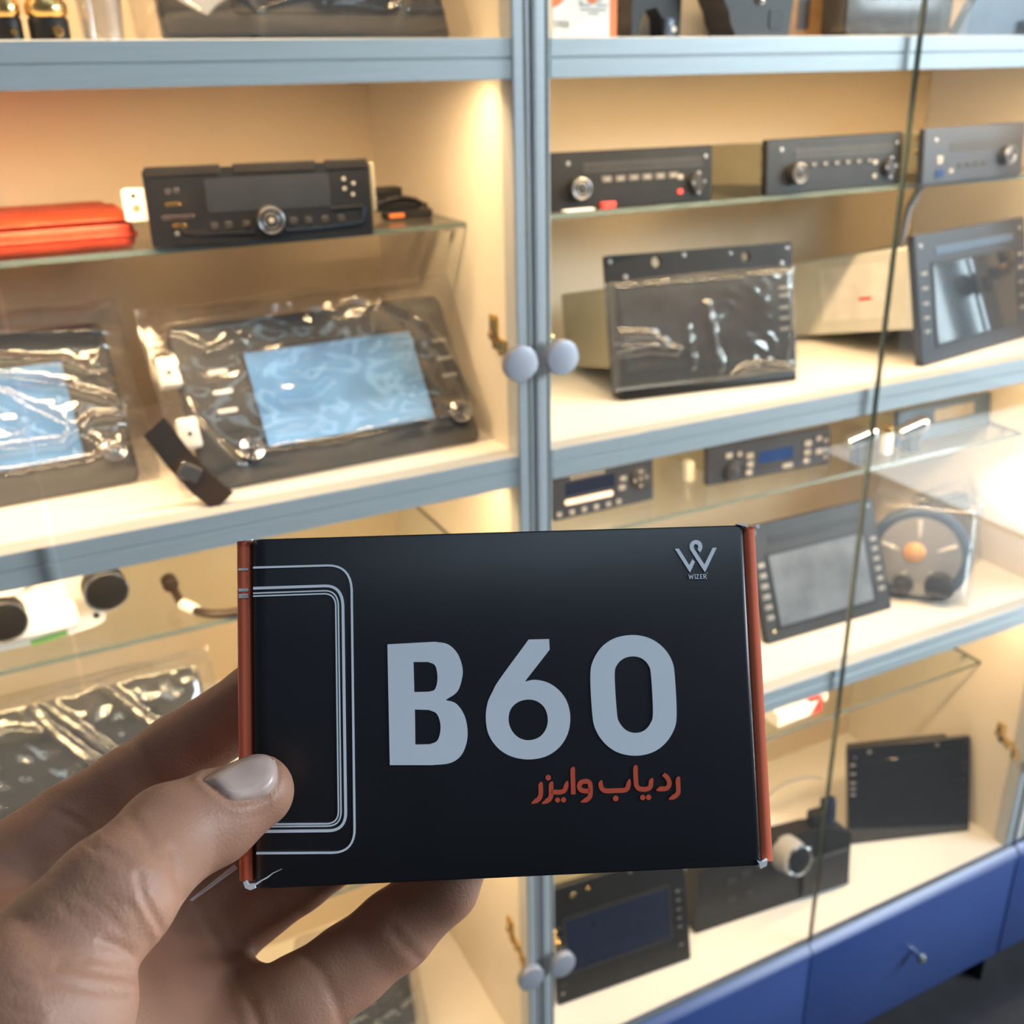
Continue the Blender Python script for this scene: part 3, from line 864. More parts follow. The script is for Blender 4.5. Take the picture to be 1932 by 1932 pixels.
wu = thing('wrapped_unit', 'dark unit wrapped in glossy clear film on the lower shelf, behind the hand', 'head unit', (-.13, .100, S1), .0, .62)
dplate(wu, 250, 152, 12, smoke, 10, 2.5)
screen(wu, 40, 200, 30, 116, scr, -1, black)
knob(wu, 24, 30, 10, 8, chrome, black); knob(wu, 226, 30, 10, 8, chrome, black)
dbody(wu, 40, 210, 66, 145, 12, 34, satin, 'rear_case')
film_sheet(wu, -18, 264, -1, 168, -16, 36, filmstreak, 51, amp=3, nx=150, nz=100, ridges=[([(150, 158), (170, 130), (200, 90), (222, 60)], 6, 5), ([(96, 150), (120, 120), (160, 70)], 6, 4), ([(88, 148), (100, 120), (135, 74)], 6, 4), ([(20, 100), (60, 130), (90, 120)], 4, 5)])
for q in ([(150, 158), (170, 130), (200, 90), (222, 60)], [(96, 150), (120, 120), (150, 80)], [(88, 148), (100, 120), (125, 84)], [(40, 152), (120, 160), (240, 163)]):
    MB().tube([(x, -20, z) for x, z in smooth_path(q, 5)], 2.2, 8).build('film_fold', filmstreak, wu)

lu = thing('bagged_unit', 'grey unit in a crumpled hazy bag on the bottom shelf, below the fingers', 'head unit', (.18, .11, S0), -.05, .25)
dplate(lu, 128, 150, 12, satin, 6, 2)
screen(lu, 20, 108, 40, 130, scr, -.8, black)
for x in (26, 64, 100):
    button(lu, x, 20, 16, 7, keymat)
dbody(lu, 20, 108, 60, 140, 12, 60)
film_sheet(lu, -12, 142, -1, 172, -18, 66, hazybag, 61, amp=6, fx=.04, fz=.05)

# ---- top bays, only their lowest few centimetres are in view
tl = thing('bagged_unit', 'black unit in crumpled clear film on the top left shelf', 'head unit', (.155, .062, S3), .0, .5)
dplate(tl, 236, 120, 14, satin, 8, 2.5)
screen(tl, 60, 190, 26, 100, scr, -1, black)
dbody(tl, 30, 200, 60, 112, 14, 36, satin, 'rear_case')
film_sheet(tl, -22, 256, -1, 140, -20, 40, film, 71, amp=3, nx=130, nz=80, ridges=[([(40, 44), (66, 4)], 8, 6), ([(66, 4), (130, 30), (210, 46)], 8, 7), ([(66, 30), (110, 40)], 6, 8), ([(180, 10), (210, 50)], 5, 5)])
milky = clear('milky_clear_film', (0.9, 0.88, 0.85), f0=0.14, gain=0.8, power=2.0, rough=0.2, wr=0.4, wscale=20, haze=0.5, hazecol=(0.85, 0.82, 0.78))
filled('film_drape', [smooth_loop([(-2, 50, 1), (-6, 30), (4, 16), (18, 6), (27, 1, 1), (40, 12), (70, 24), (110, 34), (160, 42), (170, 52, 1)], 5)], -33, -31.5, milky, tl)
MB().tube([(x, -33.5, z) for x, z in smooth_path([(4, 18), (18, 7), (27, 2), (42, 13), (75, 26), (120, 36)], 5)], 1.2, 8).build('drape_edge', film, tl)
for i, (x, r) in enumerate(((.047, 10), (.0745, 14))):
    j = thing('brass_connector', ('short brass and black round connector at the left end of the top shelf', 'wider brass and black round connector, second on the top left shelf')[i], 'connector', (x, .07, S3), group='brass connectors on the top shelf')
    MB().lathe([(r, 0), (r, 14), (r * .9, 16)], (0, 0, 0), (0, 0, 1), 24).build('connector_base', black, j)
    MB().lathe([(r * .95, 16), (r * 1.05, 18), (r * 1.05, 24), (r * .8, 30), (r * .5, 46)], (0, 0, 0), (0, 0, 1), 24).build('connector_ring', brass, j)
    MB().lathe([(r * .3, 0), (r * .2, 4)], (r * .3, -r, 6), (0, -1, 0), 12).build('pin', brass, j)
j = thing('clear_cup', 'hazy clear plastic cup beside the brass connectors on the top shelf', 'cup', (.112, .075, S3))
MB().lathe([(15, 1), (18, 60), (17, 60), (14, 1)], (0, 0, 0), (0, 0, 1), 28, caps=False).build('cup_wall', hazybag, j)
MB().lathe([(15, 0), (15, 1.5)], (0, 0, 0), (0, 0, 1), 28).build('cup_base', hazybag, j)

wo = thing('white_orange_box', 'white carton with an orange right edge and grey print, top shelf by the post', 'box', (.4815, .05, S3), .0)
MB().box(0, 66, 0, 50, 0, 110, .8, 1).build('carton', white, wo)
MB().box(58.5, 66.2, -.25, 50, 0.5, 110.2, .2, 1).build('orange_edge', orangeprint, wo)
filled('orange_blob', [smooth_loop([(-.2, 24, 1), (6, 26), (13, 32), (16, 44), (14, 60), (-.2, 70, 1)], 5)], -.3, .1, orangeprint, wo)
filled('orange_dot', [circ(40, 33, 6)], -.3, .1, orangeprint, wo)
st = MB()
for q in ([(27, 26), (38, 26)], [(45, 26), (56, 26)], [(27, 30), (31, 26)], [(45, 28), (50, 31)], [(28, 22.5), (55, 22.5)], [(36, 19.5), (47, 19.5)]):
    st.ribbon(q, 1.2, -.3, .1)
st.build('grey_print', keymat, wo)
st = MB()
for q in ([(1.2, 14), (3, 8), (4.8, 14)], [(6.2, 8), (6.2, 13.5), (9.2, 13.5), (9.2, 8)], [(6.2, 11), (9.2, 11)], [(10.6, 8.3), (10.6, 13.5), (13, 13.5), (13, 8.3), (10.6, 8.3)], [(14.6, 8), (14.6, 13.5), (17, 12.3), (14.6, 11), (17.2, 9.5), (14.6, 8.2)]):
    st.ribbon(q, .9, -.3, .1)
st.build('grey_lettering', keymat, wo)

bk = thing('black_holder', 'black arched plastic holder with a blue clip, right of the white and orange carton', 'holder', (.583, .08, S3))
filled('arch', [[(0, 0), (3, 0), (14, 24), (27, 27), (34, 18), (36, 0), (55, 0), (56, 70), (0, 70)]], 0, 30, black, bk)
MB().box(0, 52, 22, 26, 0, 30, .5, 1).build('cream_card', paletin, bk)
MB().box(36, 46, -4, 2, 1, 18, 1.5, 2).build('blue_clip', bluegrey, bk)
MB().lathe([(3, 0), (2.6, 1.5)], (45, -3, 8), (0, -1, 0), 14).build('white_stud', white, bk)
cc = thing('cream_carton', 'cream carton on the top right shelf behind the dark camera housing', 'box', (.640, .092, S3))
MB().box(0, 92, 0, 60, 0, 95, .8, 1).build('carton', laminate, cc)
MB().box(-.3, 92.3, -.3, 60, 76, 77).build('lid_edge', paletin, cc)
dh = thing('dark_housing', 'dark rounded housing with a small lens, in front of the cream carton', 'housing', (.668, .045, S3))
MB().prism(smooth_loop([(10, 0, 1), (74, 0, 1), (78, 50, 1), (-12, 60, 1), (-8, 36), (0, 22), (3, 12)], 5), 0, 40).build('shell', satin, dh)
MB().lathe([(5, 0), (4, 3), (2, 4)], (36, 0, 32), (0, -1, 0), 18).build('lens', chrome, dh)
MB().plate(48, 66, 6, 24, -1, 1, 4, .4).build('dark_patch', black, dh)
ac = thing('amber_carton', 'amber brown carton on the top right shelf beside the dark housing', 'box', (.783, .10, S3))
MB().box(0, 62, 0, 50, 0, 70, .8, 1).build('carton', amber, ac)
MB().plate(16, 32, 8, 40, -.4, .2, 3, .1).build('brown_print', brownribbon, ac)
ct = thing('clear_tray', 'clear plastic tray holding a dark part on the top right shelf', 'tray', (.826, .055, S3))
MB().plate(0, 175, 1, 48, 0, 3, 10, 1).build('tray_front', film, ct)
MB().box(0, 175, 3, 90, 0, 2, .5, 1).build('tray_base', hazybag, ct)
MB().tube([(4, 0, 49), (60, -1, 52), (120, -1, 49), (172, 0, 52)], 2.2, 8).build('tray_rim', film, ct)
MB().box(6, 160, 12, 70, 3, 44, 3, 2).build('dark_part', smoke, ct)
for x in (112, 146):
    MB().lathe([(4, 0), (3.4, 3)], (x, -1, 44), (0, -1, 0), 14).build('stud', chrome, ct)
dp = thing('slanted_console', 'dark blue-grey panel with slanted top edge at the right end of the top shelf', 'panel', (1.02, .09, S3))
MB().prism([(0, 0), (150, 0), (150, 90), (70, 70), (26, 40)], 0, 14).build('panel_body', bluegrey, dp)
MB().box(104, 108, -10, -1, 0, 18, 1, 1).build('silver_clip', chrome, dp)
MB().box(124, 128, -10, -1, 0, 18, 1, 1).build('silver_clip', chrome, dp)

# ------------------------------------------------------------------ the black B60 box
BT = np.array([-0.0015, 0.0461, 0.25])
BM = np.array([[0.9982, 0.0329, -0.05], [-0.028, 0.995, 0.0959], [0.0529, -0.0943, 0.9941]])
bex, bey, bez = RC @ BM[:, 0], RC @ BM[:, 1], RC @ BM[:, 2]
bo = CAM + RC @ BT
box = bpy.data.objects.new('printed_box', None); C.objects.link(box)
bm4 = Matrix.Identity(4)
for i in range(3):
    bm4[i][0], bm4[i][1], bm4[i][2], bm4[i][3] = bex[i], bez[i], -bey[i], bo[i]
box.matrix_world = bm4
tag(box, 'black cardboard box printed B60 with orange ends, held up by the hand', 'box')
HW, HH, BD = 61.0, 41.35, 28.0


def bf(u, v):
    """photo pixel on the box's front face -> millimetres in the face"""
    r = ray(u, v); t = ((bo - CAM) @ bez) / (r @ bez)
    q = CAM + r * t - bo
    return (float(q @ bex) * 1000, float(-(q @ bey)) * 1000)


# folded body: front, top, bottom, back with soft vertical folds
prof = []
m = MB()
fold = [(-HW, 2.2), (-HW + .5, .9), (-HW + 1.8, 0.1), (-HW + 4, 0), (0, -.25), (HW - 1.6, 0.02), (HW - .9, .12), (HW - .4, .6), (HW - .2, 2.6), (HW - .2, BD), (-HW, BD)]
for zz, ins in ((-HH, .35), (-HH + .5, 0), (HH - .5, 0), (HH, .35)):
    prof.append([m.b.verts.new((x * (1 - ins / HW), y + (ins if y < BD / 2 else -ins), zz)) for x, y in fold])
for a, b2 in zip(prof, prof[1:]):
    for k in range(len(fold)):
        m.b.faces.new((a[k], a[(k + 1) % len(fold)], b2[(k + 1) % len(fold)], b2[k]))
m.b.faces.new(prof[0][::-1]); m.b.faces.new(prof[-1])
m.build('box_sleeve', blackcard, box, angle=50)
for sgn in (-1, 1):
    x0, x1 = (-HW - 3.6, -HW - .1) if sgn < 0 else (HW - .1, HW + 3.3)
    zb = -HH + (.6 if sgn > 0 else 1.6)
    m = MB()
    rows = []
    for zz in (zb, HH - .3):
        rows.append([m.b.verts.new((x, y, zz)) for x, y in ((x0, 2.2), (x0 + .5, 1.4), ((x0 + x1) / 2, 1.1), (x1 - .4, 1.5), (x1, 3), (x1, BD - .5), (x0, BD - .5))])
    for k in range(7):
        m.b.faces.new((rows[0][k], rows[0][(k + 1) % 7], rows[1][(k + 1) % 7], rows[1][k]))
    m.b.faces.new(rows[0][::-1]); m.b.faces.new(rows[1])
    fp = m.build('orange_end_flap', orange, box, angle=50)
    if sgn < 0:
        for v, w in ((1074, .5), (1113, .7), (1122.3, .42), (1126.5, .42)):
            z = bf(456, v)[1]
            MB().plate(x0 + .55, x1 - .6, z - w / 2, z + w / 2, .95, 1.4, .15, 0).build('line_print', ink, fp)
# printed phone outline
YP0, YP1 = -.33, .12


def corner(p, c, q, n=8):
    out = []
    for k in range(n + 1):
        t = k / n
        out.append(tuple((1 - t) ** 2 * np.array(p) + 2 * t * (1 - t) * np.array(c) + t * t * np.array(q)))
    return out


for nm, w, a, b2, c1, d1, e1, c2, f1_, g1 in (
        ('frame_line', .50, (478, 1071), (618, 1067), (661, 1066), (663.5, 1112), (669, 1562), (670, 1607), (628, 1608.5), (484, 1609.5)),
        ('frame_line', .66, (478, 1110), (613, 1105.5), (645, 1104.5), (647, 1142), (652.3, 1532), (653, 1566), (620, 1567), (486, 1568.5)),
        ('frame_line', .34, (478, 1119.3), (612, 1114.7), (637, 1114), (638.5, 1142), (643.6, 1530), (644, 1557.6), (618, 1558.2), (486, 1559.5)),
        ('frame_line', .36, (478, 1124.8), (611, 1120.3), (632.5, 1120), (633.7, 1142), (638.8, 1529), (639.3, 1553), (616, 1553.8), (486, 1555))):
    path = [a] + corner(b2, c1, d1) + corner(e1, c2, f1_) + [g1]
    # split the long front runs so that the print follows the bowed face
    MB().ribbon([bf(*q) for q in path], w, YP0, YP1).build(nm, ink, box)


def crop(x0, y0, sc):
    return lambda pts: [((x0 + p[0] / sc, y0 + p[1] / sc) + tuple(p[2:])) for p in pts]


def face_loop(pts, n=6):
    return [bf(*q) for q in smooth_loop(pts, n)]


cB = crop(420, 970, 2.646)
Bo = cB([(823, 650, 1), (1060, 637, 1), (1125, 650), (1172, 695), (1196, 760), (1196, 815), (1172, 885), (1113, 928, 1), (1165, 945), (1205, 1000), (1222, 1070), (1218, 1140), (1190, 1205), (1135, 1242), (1050, 1252, 1), (835, 1252, 1)])
B1 = cB([(953, 738, 1), (1025, 738, 1), (1058, 752), (1071, 790), (1071, 840), (1058, 876), (1030, 886, 1), (957, 888, 1)])
B2 = cB([(960, 975, 1), (1030, 977, 1), (1068, 995), (1086, 1040), (1086, 1090), (1070, 1132), (1035, 1148, 1), (962, 1150, 1)])
c6 = crop(900, 1170, 4.712)
So = c6([(458, 172, 1), (640, 168, 1), (645, 262, 1), (425, 545, 1), (520, 530), (640, 560), (740, 635), (805, 740), (828, 870), (805, 1010), (730, 1130), (610, 1210), (460, 1237), (310, 1212), (190, 1140), (105, 1020), (78, 880), (92, 740), (140, 630), (200, 525)])
Sh = c6([(455, 705), (540, 725), (603, 785), (628, 880), (610, 970), (550, 1040), (455, 1067), (365, 1040), (303, 970), (280, 880), (300, 790), (365, 728)])
Oo = c6([(1385, 132), (1530, 160), (1650, 240), (1730, 360), (1756, 500), (1772, 830), (1750, 970), (1670, 1095), (1555, 1175), (1405, 1204), (1250, 1175), (1130, 1090), (1050, 965), (1022, 820), (1006, 500), (1030, 360), (1110, 235), (1230, 158)])
Oh = c6([(1385, 322), (1465, 342), (1522, 400), (1545, 490), (1562, 820), (1540, 915), (1485, 980), (1405, 1002), (1325, 978), (1265, 910), (1242, 820), (1222, 490), (1245, 395), (1305, 340)])
filled('printed_letter', [face_loop(Bo), face_loop(B1), face_loop(B2)], YP0, YP1, ink, box)
filled('printed_digit', [face_loop(So), face_loop(Sh)], YP0, YP1, ink, box)
filled('printed_digit', [face_loop(Oo), face_loop(Oh)], YP0, YP1, ink, box)
cl = crop(1260, 1010, 17.564)
lg1 = cl([(220, 445, 1), (360, 445, 1), (705, 990, 1), (800, 790, 1), (890, 880, 1), (725, 1240, 1)])
lg2 = cl([(1475, 415, 1), (1610, 415, 1), (1220, 1230, 1), (735, 480, 1), (714, 380), (735, 275), (810, 192), (920, 158), (1035, 188), (1110, 270), (1136, 370), (1110, 480), (1055, 575, 1), (980, 465, 1), (1000, 390), (975, 322), (915, 298), (862, 325), (845, 390), (870, 460, 1), (1205, 970, 1)])
filled('printed_logo', [face_loop(lg1, 3), face_loop(lg2, 4)], YP0, YP1, ink, box)
st = MB()
for q in ([(683, 1298), (722, 1450)], [(722, 1450), (760, 1318)], [(760, 1318), (804, 1450)], [(804, 1450), (834, 1290)], [(893, 1288), (900, 1452)], [(932, 1305), (1012, 1300)], [(1008, 1305), (945, 1432)], [(938, 1438), (1030, 1436)],
          [(1066, 1285), (1078, 1450)], [(1060, 1302), (1130, 1298)], [(1066, 1366), (1125, 1362)], [(1070, 1436), (1140, 1432)],
          [(1175, 1282), (1190, 1450)], [(1170, 1296), (1235, 1292), (1262, 1325), (1240, 1362), (1185, 1368)], [(1215, 1368), (1275, 1445)], [(1285, 1235), (1310, 1270)]):
    st.ribbon([bf(1260 + x / 17.564, 1010 + y / 17.564) for x, y in q], .17, YP0, YP1)
st.build('printed_wordmark', ink, box)

pA = lambda q: (990 + q[0] / 12.075, 1430 + q[1] / 12.075)
pB = lambda q: (1130 + q[0] / 11.365, 1430 + q[1] / 11.365)
st = MB()
PW = 1.12


def pen(f, pts, w0=.45, w1=.5, w=1.0):
    q = [bf(*f(p)) for p in smooth_path(pts, 6)]
    n = len(q)
    ws = [PW * w * min(1.0, w0 + (1 - w0) * i / 5, w1 + (1 - w1) * (n - 1 - i) / 5) for i in range(n)]
    st.ribbon(q, ws, YP0, YP1)


pen(pA, [(390, 545), (362, 620), (365, 800), (335, 905), (270, 965), (150, 1032)], .3, .15)
pen(pA, [(628, 530), (598, 620), (600, 800), (580, 900), (520, 965), (385, 1037)], .3, .15)
pen(pA, [(600, 765), (700, 775), (820, 772), (900, 735), (940, 640), (968, 520)], 1, .3)
pen(pA, [(1118, 200), (1092, 285), (1095, 500), (1105, 825)], .3, 1)
pen(pA, [(1490, 740), (1370, 750), (1275, 720), (1240, 640), (1270, 560), (1370, 528), (1460, 550), (1490, 620), (1495, 800), (1470, 890), (1400, 950), (1270, 1000)], 1, .15)
pen(pB, [(55, 475), (33, 560), (62, 655), (150, 703), (350, 697), (540, 688), (610, 640), (630, 560), (655, 450)], .3, .3)
pen(pB, [(800, 150), (780, 230), (788, 480), (802, 590), (860, 655), (960, 670), (1060, 650), (1105, 590), (1115, 500), (1145, 430)], .3, .3)
pen(pB, [(1375, 345), (1460, 420), (1505, 530), (1480, 615), (1420, 655), (1320, 662), (1225, 692)], .8, .15)
pen(pB, [(1722, 400), (1690, 480), (1697, 700), (1668, 780), (1600, 830), (1490, 882)], .3, .15)
for f, x, y, r in ((pA, 533, 445, 64), (pA, 745, 955, 58), (pA, 880, 950, 60), (pB, 355, 865, 62), (pB, 935, 845, 58), (pB, 1060, 840, 58)):
    st.prism([bf(*f((x + r * math.cos(a), y + r * math.sin(a)))) for a in [2 * math.pi * k / 12 for k in range(12)]][::-1], YP0, YP1)
st.build('printed_persian_words', redink, box)
# worn white paper corners and the scratch at the lower left
for q, zt in (([(1388, 989), (1398, 987), (1408, 989), (1411, 996), (1404, 993), (1396, 991)], 0), ([(1424, 993), (1432, 989), (1433, 996), (1427, 997)], 0),
              ([(1427, 1622), (1438, 1627), (1448, 1621), (1446, 1633), (1434, 1639), (1432, 1630)], 0),
              ([(444, 1018), (452, 1016), (462, 1019), (458, 1021), (450, 1020)], 0), ([(464, 1020), (470, 1016), (477, 1017), (472, 1020)], 0),
              ([(459, 1664), (465, 1662), (470, 1669), (480, 1668), (483, 1675), (473, 1679), (463, 1675)], 0)):
    filled('worn_corner', [[bf(*p) for p in q]], -.35, 1.2, paper, box)
MB().ribbon([bf(*p) for p in ((483, 1668), (495, 1660), (505, 1655), (515, 1647), (532, 1639))], [.5, .3, .35, .2, .1], -.36, -.1).build('white_scratch', paper, box)
# white glued tab sticking out under the thumb
m = MB(1)
ib = bm4.inverted()
ta = [ib @ pc(u, v, d) for u, v, d in ((358, 1698, .2535), (363, 1700, .2535), (414, 1660, .256), (447, 1640, .259), (441, 1632, .259))]
tb = [p + Vector((0, .0006, 0)) for p in ta]
a = [m.b.verts.new(p) for p in ta]; b2 = [m.b.verts.new(p) for p in tb]
m.b.faces.new(a); m.b.faces.new(b2[::-1])
for k in range(5): m.b.faces.new((a[k], a[(k + 1) % 5], b2[(k + 1) % 5], b2[k]))
m.build('white_tab', paper, box, smooth=False)

# ------------------------------------------------------------------ the hand (one continuous surface, meshed from a distance field)


def c3d(u, v, d):
    return np.array([(u - CPX) / FPX * d, (v - CPX) / FPX * d, d]) * 1000      # camera-frame millimetres


def chain(*pts):
    return [(c3d(u, v, d), r) for u, v, d, r in pts]


thenar = chain((-420, 2200, .205, 28), (-230, 2120, .197, 25), (-60, 2000, .192, 21.5), (55, 1925, .190, 17.5), (124, 1893, .194, 12.6))
thumb = chain((40, 1870, .194, 14.5), (130, 1782, .199, 12.6), (212, 1692, .205, 12.0), (322, 1578, .2245, 10.9), (400, 1545, .231, 10.0), (484, 1494, .2365, 8.5))
index = chain((-220, 1830, .245, 14), (-60, 1690, .262, 12.2), (128, 1553, .283, 10.4), (240, 1478, .288, 9.6), (335, 1420, .291, 10.4), (490, 1320, .292, 10.4), (610, 1225, .291, 7.6))
middle = chain((130, 1990, .262, 14), (300, 1850, .284, 12), (420, 1757, .293, 10.8), (560, 1655, .293, 9.6), (700, 1565, .291, 8.8), (800, 1500, .291, 7.6))
ring = chain((250, 2130, .250, 15), (420, 2000, .264, 13), (560, 1895, .272, 12.0), (660, 1822, .278, 10.8), (745, 1755, .281, 10.6), (836, 1672, .282, 9.4), (862, 1630, .283, 8.4))
pinky = chain((300, 2330, .250, 15), (520, 2200, .262, 12), (640, 2120, .268, 10), (740, 2060, .272, 9), (800, 2010, .274, 7.5))
palm = [chain((-300, 1990, .215, 34), (-40, 1960, .232, 26), (60, 1900, .250, 22)), chain((-60, 1960, .235, 26), (220, 2020, .258, 22), (330, 2080, .258, 18)),
        chain((-180, 1850, .245, 20), (60, 1800, .268, 18), (200, 1830, .276, 16)), chain((-300, 2260, .215, 36), (100, 2180, .242, 26), (320, 2230, .250, 20)),
        chain((-300, 2100, .205, 34), (-700, 2500, .19, 36)), chain((330, 1900, .272, 12), (452, 1868, .278, 8.5)), chain((60, 1760, .276, 14), (250, 1770, .290, 11.5), (360, 1700, .293, 9.5), (430, 1610, .293, 8))]
RES = 1.0
allp = np.array([p for c in [thumb, index, middle, ring, pinky] for p, r in c])
lo = np.array([c3d(-620, 1200, .20)[0] - 5, c3d(0, 1160, .29)[1], 150.0])
hi = np.array([c3d(930, 0, .285)[0] + 4, c3d(0, 2420, .24)[1], 306.0])
dims = np.ceil((hi - lo) / RES).astype(int)
gx, gy, gz = [lo[k] + RES * np.arange(dims[k]) for k in range(3)]
X, Y, Z = np.meshgrid(gx.astype(np.float32), gy.astype(np.float32), gz.astype(np.float32), indexing='ij')


def cone(a, ra, b2, rb):
    ab = b2 - a; L2 = float(ab @ ab)
    t = np.clip(((X - a[0]) * ab[0] + (Y - a[1]) * ab[1] + (Z - a[2]) * ab[2]) / L2, 0, 1)
    return np.sqrt((X - a[0] - t * ab[0]) ** 2 + (Y - a[1] - t * ab[1]) ** 2 + (Z - a[2] - t * ab[2]) ** 2) - (ra + (rb - ra) * t)


def smin(a, b2, k):
    h = np.clip(.5 + .5 * (b2 - a) / k, 0, 1)
    return b2 + (a - b2) * h - k * h * (1 - h)


def sdf(c, k=2.5):
    d = None
    for (a, ra), (b2, rb) in zip(c, c[1:]):
        e = cone(a, ra, b2, rb)
        d = e if d is None else smin(d, e, k)
    return d


P_ = None
for c in palm:
    e = sdf(c, 6)
    P_ = e if P_ is None else smin(P_, e, 13)
F_ = smin(smin(sdf(thumb, 3), sdf(thenar, 4), 2.0), P_, 5)
for c in (index, middle, ring, pinky):
    F_ = np.minimum(F_, smin(sdf(c), P_, 6))
for sl_ in ((0,), (-1,), (slice(None), 0), (slice(None), -1), (slice(None), slice(None), 0), (slice(None), slice(None), -1), (1,), (-2,), (slice(None), 1), (slice(None), -2), (slice(None), slice(None), 1), (slice(None), slice(None), -2)):
    F_[sl_] = np.maximum(F_[sl_], .3)


def surface_nets(G, org, res):
    s = G < 0
    nx, ny, nz = G.shape
    cs = [(i, j, k) for i in (0, 1) for j in (0, 1) for k in (0, 1)]
    sl = lambda A, c: A[c[0]:nx - 1 + c[0], c[1]:ny - 1 + c[1], c[2]:nz - 1 + c[2]]
    cnt = sum(sl(s, c).astype(np.int8) for c in cs)
    act = (cnt > 0) & (cnt < 8)
    ix = np.argwhere(act)
    vid = -np.ones(act.shape, np.int32); vid[act] = np.arange(len(ix))
    vals = {c: sl(G, c)[act] for c in cs}
    acc = np.zeros((len(ix), 3)); num = np.zeros(len(ix))
    for ci in range(8):
        for cj in range(ci + 1, 8):
            a, b2 = cs[ci], cs[cj]
            if sum(abs(a[q] - b2[q]) for q in range(3)) != 1: continue
            va, vb = vals[a], vals[b2]
            cr = (va < 0) != (vb < 0)
            t = np.where(cr, va / np.where(va - vb == 0, 1, va - vb), 0)
            for q in range(3):
                acc[:, q] += np.where(cr, a[q] + t * (b2[q] - a[q]), 0)
            num += cr
    V = org + res * (ix + acc / num[:, None])
    faces = []
    for ax in range(3):
        o = [slice(1, -1)] * 3
        u, w = [(1, 2), (2, 0), (0, 1)][ax]
        s0 = s.take(range(0, s.shape[ax] - 1), ax); s1 = s.take(range(1, s.shape[ax]), ax)
        e = np.argwhere(s0 != s1)
        e = e[(e[:, u] > 0) & (e[:, w] > 0) & (e[:, u] < G.shape[u] - 1) & (e[:, w] < G.shape[w] - 1)]
        fl_ = s0[tuple(e.T)]
        def cell(du, dw):
            q = e.copy(); q[:, u] -= du; q[:, w] -= dw
            return vid[tuple(q.T)]
        quad = np.stack([cell(1, 1), cell(0, 1), cell(0, 0), cell(1, 0)], 1)
        quad[~fl_] = quad[~fl_][:, ::-1]
        faces.append(quad)
    return V, np.concatenate(faces)


V, Fq = surface_nets(F_, lo, RES)
# vertex normals
def vnormals(V, Fq):
    n = np.cross(V[Fq[:, 2]] - V[Fq[:, 0]], V[Fq[:, 3]] - V[Fq[:, 1]])
    out = np.zeros_like(V)
    for k in range(4): np.add.at(out, Fq[:, k], n)
    return out / (np.linalg.norm(out, axis=1, keepdims=True) + 1e-12)


VN = vnormals(V, Fq)
if (VN * (V - V.mean(0))).sum() < 0:
    Fq = Fq[:, ::-1]; VN = -VN
px = np.stack([V[:, 0] / V[:, 2] * FPX + CPX, V[:, 1] / V[:, 2] * FPX + CPX], 1)
front = (VN * (-V / np.linalg.norm(V, axis=1, keepdims=True))).sum(1)


def seg_dist(px, pts):
    d = np.full(len(px), 1e9)
    for a, b2 in zip(pts, pts[1:]):
        a = np.array(a, float); b2 = np.array(b2, float); ab = b2 - a
        t = np.clip(((px - a) @ ab) / (ab @ ab), 0, 1)
        d = np.minimum(d, np.hypot(*(px - a - t[:, None] * ab).T))
    return d


NAIL = [(386, 1470), (405, 1456), (430, 1441), (462, 1426), (490, 1419), (512, 1422), (523, 1437), (526, 1460), (521, 1482), (505, 1500), (480, 1509), (452, 1513), (436, 1511), (420, 1500), (402, 1484)]
disp = np.zeros(len(V))
zlim = V[:, 2]
CREASES = [  # (polyline in the photo, depth mm, width px, nearest, farthest mm)
    ([(345, 1690), (333, 1650), (322, 1605)], .9, 9, 0, 245), ([(312, 1770), (295, 1735), (272, 1690), (262, 1650)], .8, 7, 0, 245),
    ([(300, 1745), (278, 1715), (262, 1670)], .5, 5, 0, 245), ([(285, 1775), (262, 1740), (240, 1700)], .5, 6, 0, 245),
    ([(248, 1800), (225, 1785), (190, 1778)], 1.0, 7, 0, 245), ([(250, 1845), (215, 1838), (160, 1830), (110, 1815)], .9, 8, 0, 245),
    ([(215, 1510), (240, 1530), (262, 1560), (285, 1590)], .6, 9, 0, 245), ([(165, 1585), (210, 1605), (250, 1640), (280, 1660)], .5, 9, 0, 245),
    ([(240, 1870), (180, 1868), (100, 1850), (40, 1830)], .7, 8, 0, 245), ([(150, 1690), (200, 1720), (235, 1760)], .4, 8, 0, 245),
    ([(108, 1530), (140, 1548), (160, 1560)], .8, 8, 250, 400), ([(-5, 1622), (30, 1640), (70, 1660)], .9, 9, 245, 400), ([(250, 1395), (275, 1430), (290, 1465)], .5, 9, 250, 400),
    ([(740, 1755), (765, 1785), (790, 1810)], .7, 9, 250, 400), ([(572, 1795), (605, 1835), (630, 1880), (645, 1932)], .7, 10, 250, 400),
    ([(455, 1835), (472, 1880), (490, 1940)], 1.2, 10, 250, 400), ([(535, 1690), (560, 1715), (572, 1730)], .6, 8, 250, 400), ([(370, 1700), (400, 1760), (440, 1830)], .6, 10, 250, 400)]
for pts, dep, w, z0, z1 in CREASES:
    d = seg_dist(px, pts)
    disp -= .42 * dep * np.exp(-(d / w) ** 2) * (front > .1) * (zlim > z0) * (zlim < z1)
    disp += dep * .1 * np.exp(-((d - 2.0 * w) / w) ** 2) * (front > .1) * (zlim > z0) * (zlim < z1)
rs = np.random.RandomState(3)
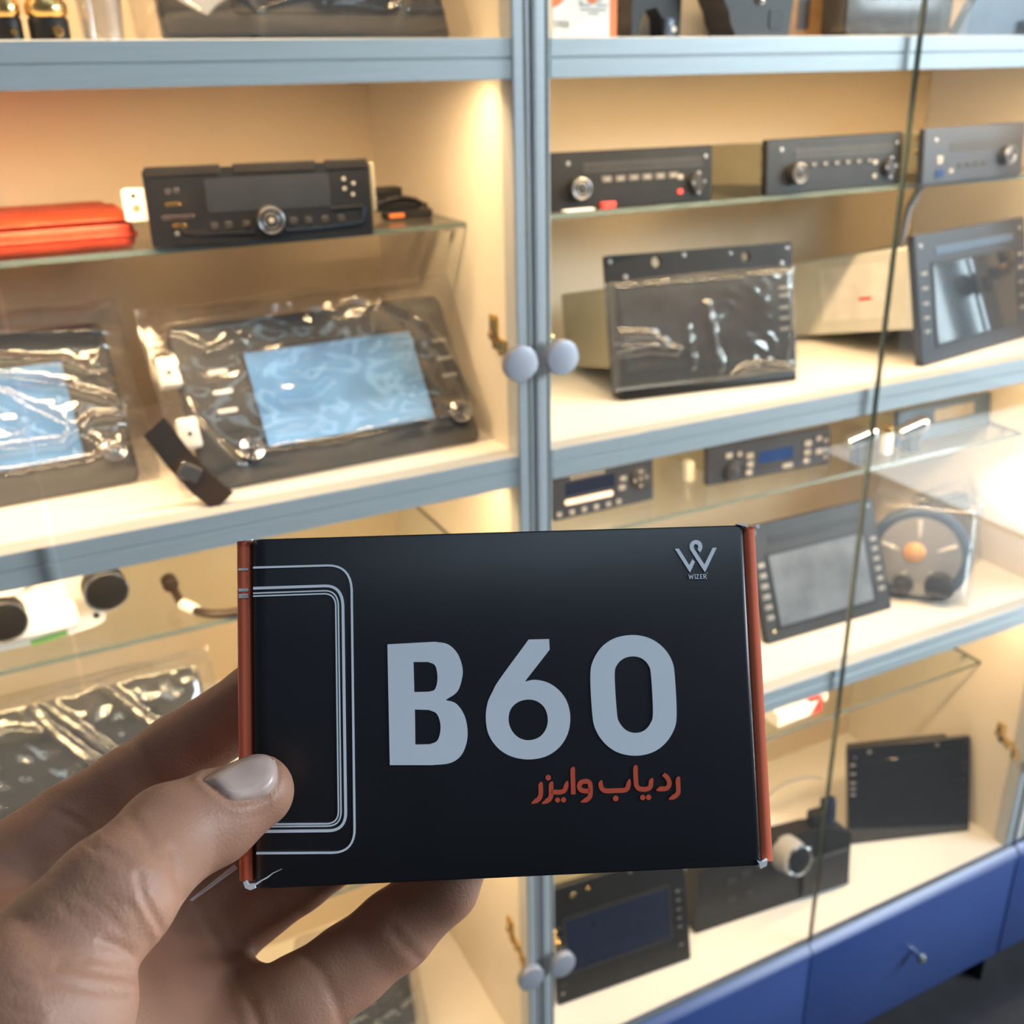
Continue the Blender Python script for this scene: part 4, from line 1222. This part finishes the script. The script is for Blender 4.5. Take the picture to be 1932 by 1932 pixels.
for k in range(46):      # short fine skin lines across the thumb and its base
    cu_, cv_ = rs.uniform(20, 320), rs.uniform(1560, 1920)
    an_ = .75 + rs.uniform(-.35, .35) if cv_ < 1800 else .15 + rs.uniform(-.3, .3)
    ln_ = rs.uniform(15, 45); bend = rs.uniform(-8, 8)
    q_ = [(cu_ - ln_ * math.cos(an_), cv_ - ln_ * math.sin(an_)), (cu_ + bend, cv_ - bend), (cu_ + ln_ * math.cos(an_), cv_ + ln_ * math.sin(an_))]
    d = seg_dist(px, q_)
    disp -= .17 * np.exp(-(d / 4.5) ** 2) * (front > .1) * (zlim < 245)
nd = seg_dist(px, NAIL + NAIL[:1])
disp -= .5 * np.exp(-(nd / 6) ** 2) * (front > 0) * (zlim < 245)
disp += .35 * np.exp(-((nd - 14) / 8) ** 2) * (front > 0) * (zlim < 245) * (px[:, 0] < 520)
V = V + VN * disp[:, None]
Vw = (V / 1000) @ RC.T + CAM
me = bpy.data.meshes.new('hand')
me.vertices.add(len(Vw)); me.vertices.foreach_set('co', Vw.astype(np.float32).ravel())
me.loops.add(Fq.size); me.loops.foreach_set('vertex_index', Fq.astype(np.int32).ravel())
me.polygons.add(len(Fq)); me.polygons.foreach_set('loop_start', np.arange(0, Fq.size, 4, dtype=np.int32))
me.update(calc_edges=True); me.validate()
me.materials.append(skin); me.shade_smooth()
hand = link(bpy.data.objects.new('hand', me))
tag(hand, 'left hand gripping the black box, thumb on its front, fingers behind', 'hand')
# thumbnail: a thin curved plate lying on the thumb
bvh = BVHTree.FromPolygons([Vector(v) for v in Vw], Fq.tolist())
nc = np.mean(np.array(NAIL, float), 0)
outl = np.array([p for p in smooth_loop(NAIL, 3)])
RN = 7
m = MB(1)
rings = []
for k in range(RN + 1):
    fr = k / RN
    ring_ = []
    for q in outl:
        p2 = nc + (q - nc) * max(fr, .02)
        r = ray(*p2)
        hit = bvh.ray_cast(Vector(CAM), Vector(r).normalized())
        h, nn = hit[0], hit[1]
        if h is None:
            h, nn = bvh.find_nearest(Vector(CAM) + Vector(r) * .233)[:2]
        if nn.dot(Vector(r)) > 0: nn = -nn
        lift = .00055 * (1 - fr ** 4) + .00012
        if k == RN: lift = -.0003
        ring_.append(m.b.verts.new(h + nn * lift))
    rings.append(ring_)
for a, b2 in zip(rings, rings[1:]):
    n = len(a)
    for k in range(n): m.b.faces.new((a[k], a[(k + 1) % n], b2[(k + 1) % n], b2[k]))
m.b.faces.new(rings[0])
m.build('thumbnail', nailmat, hand, angle=80)
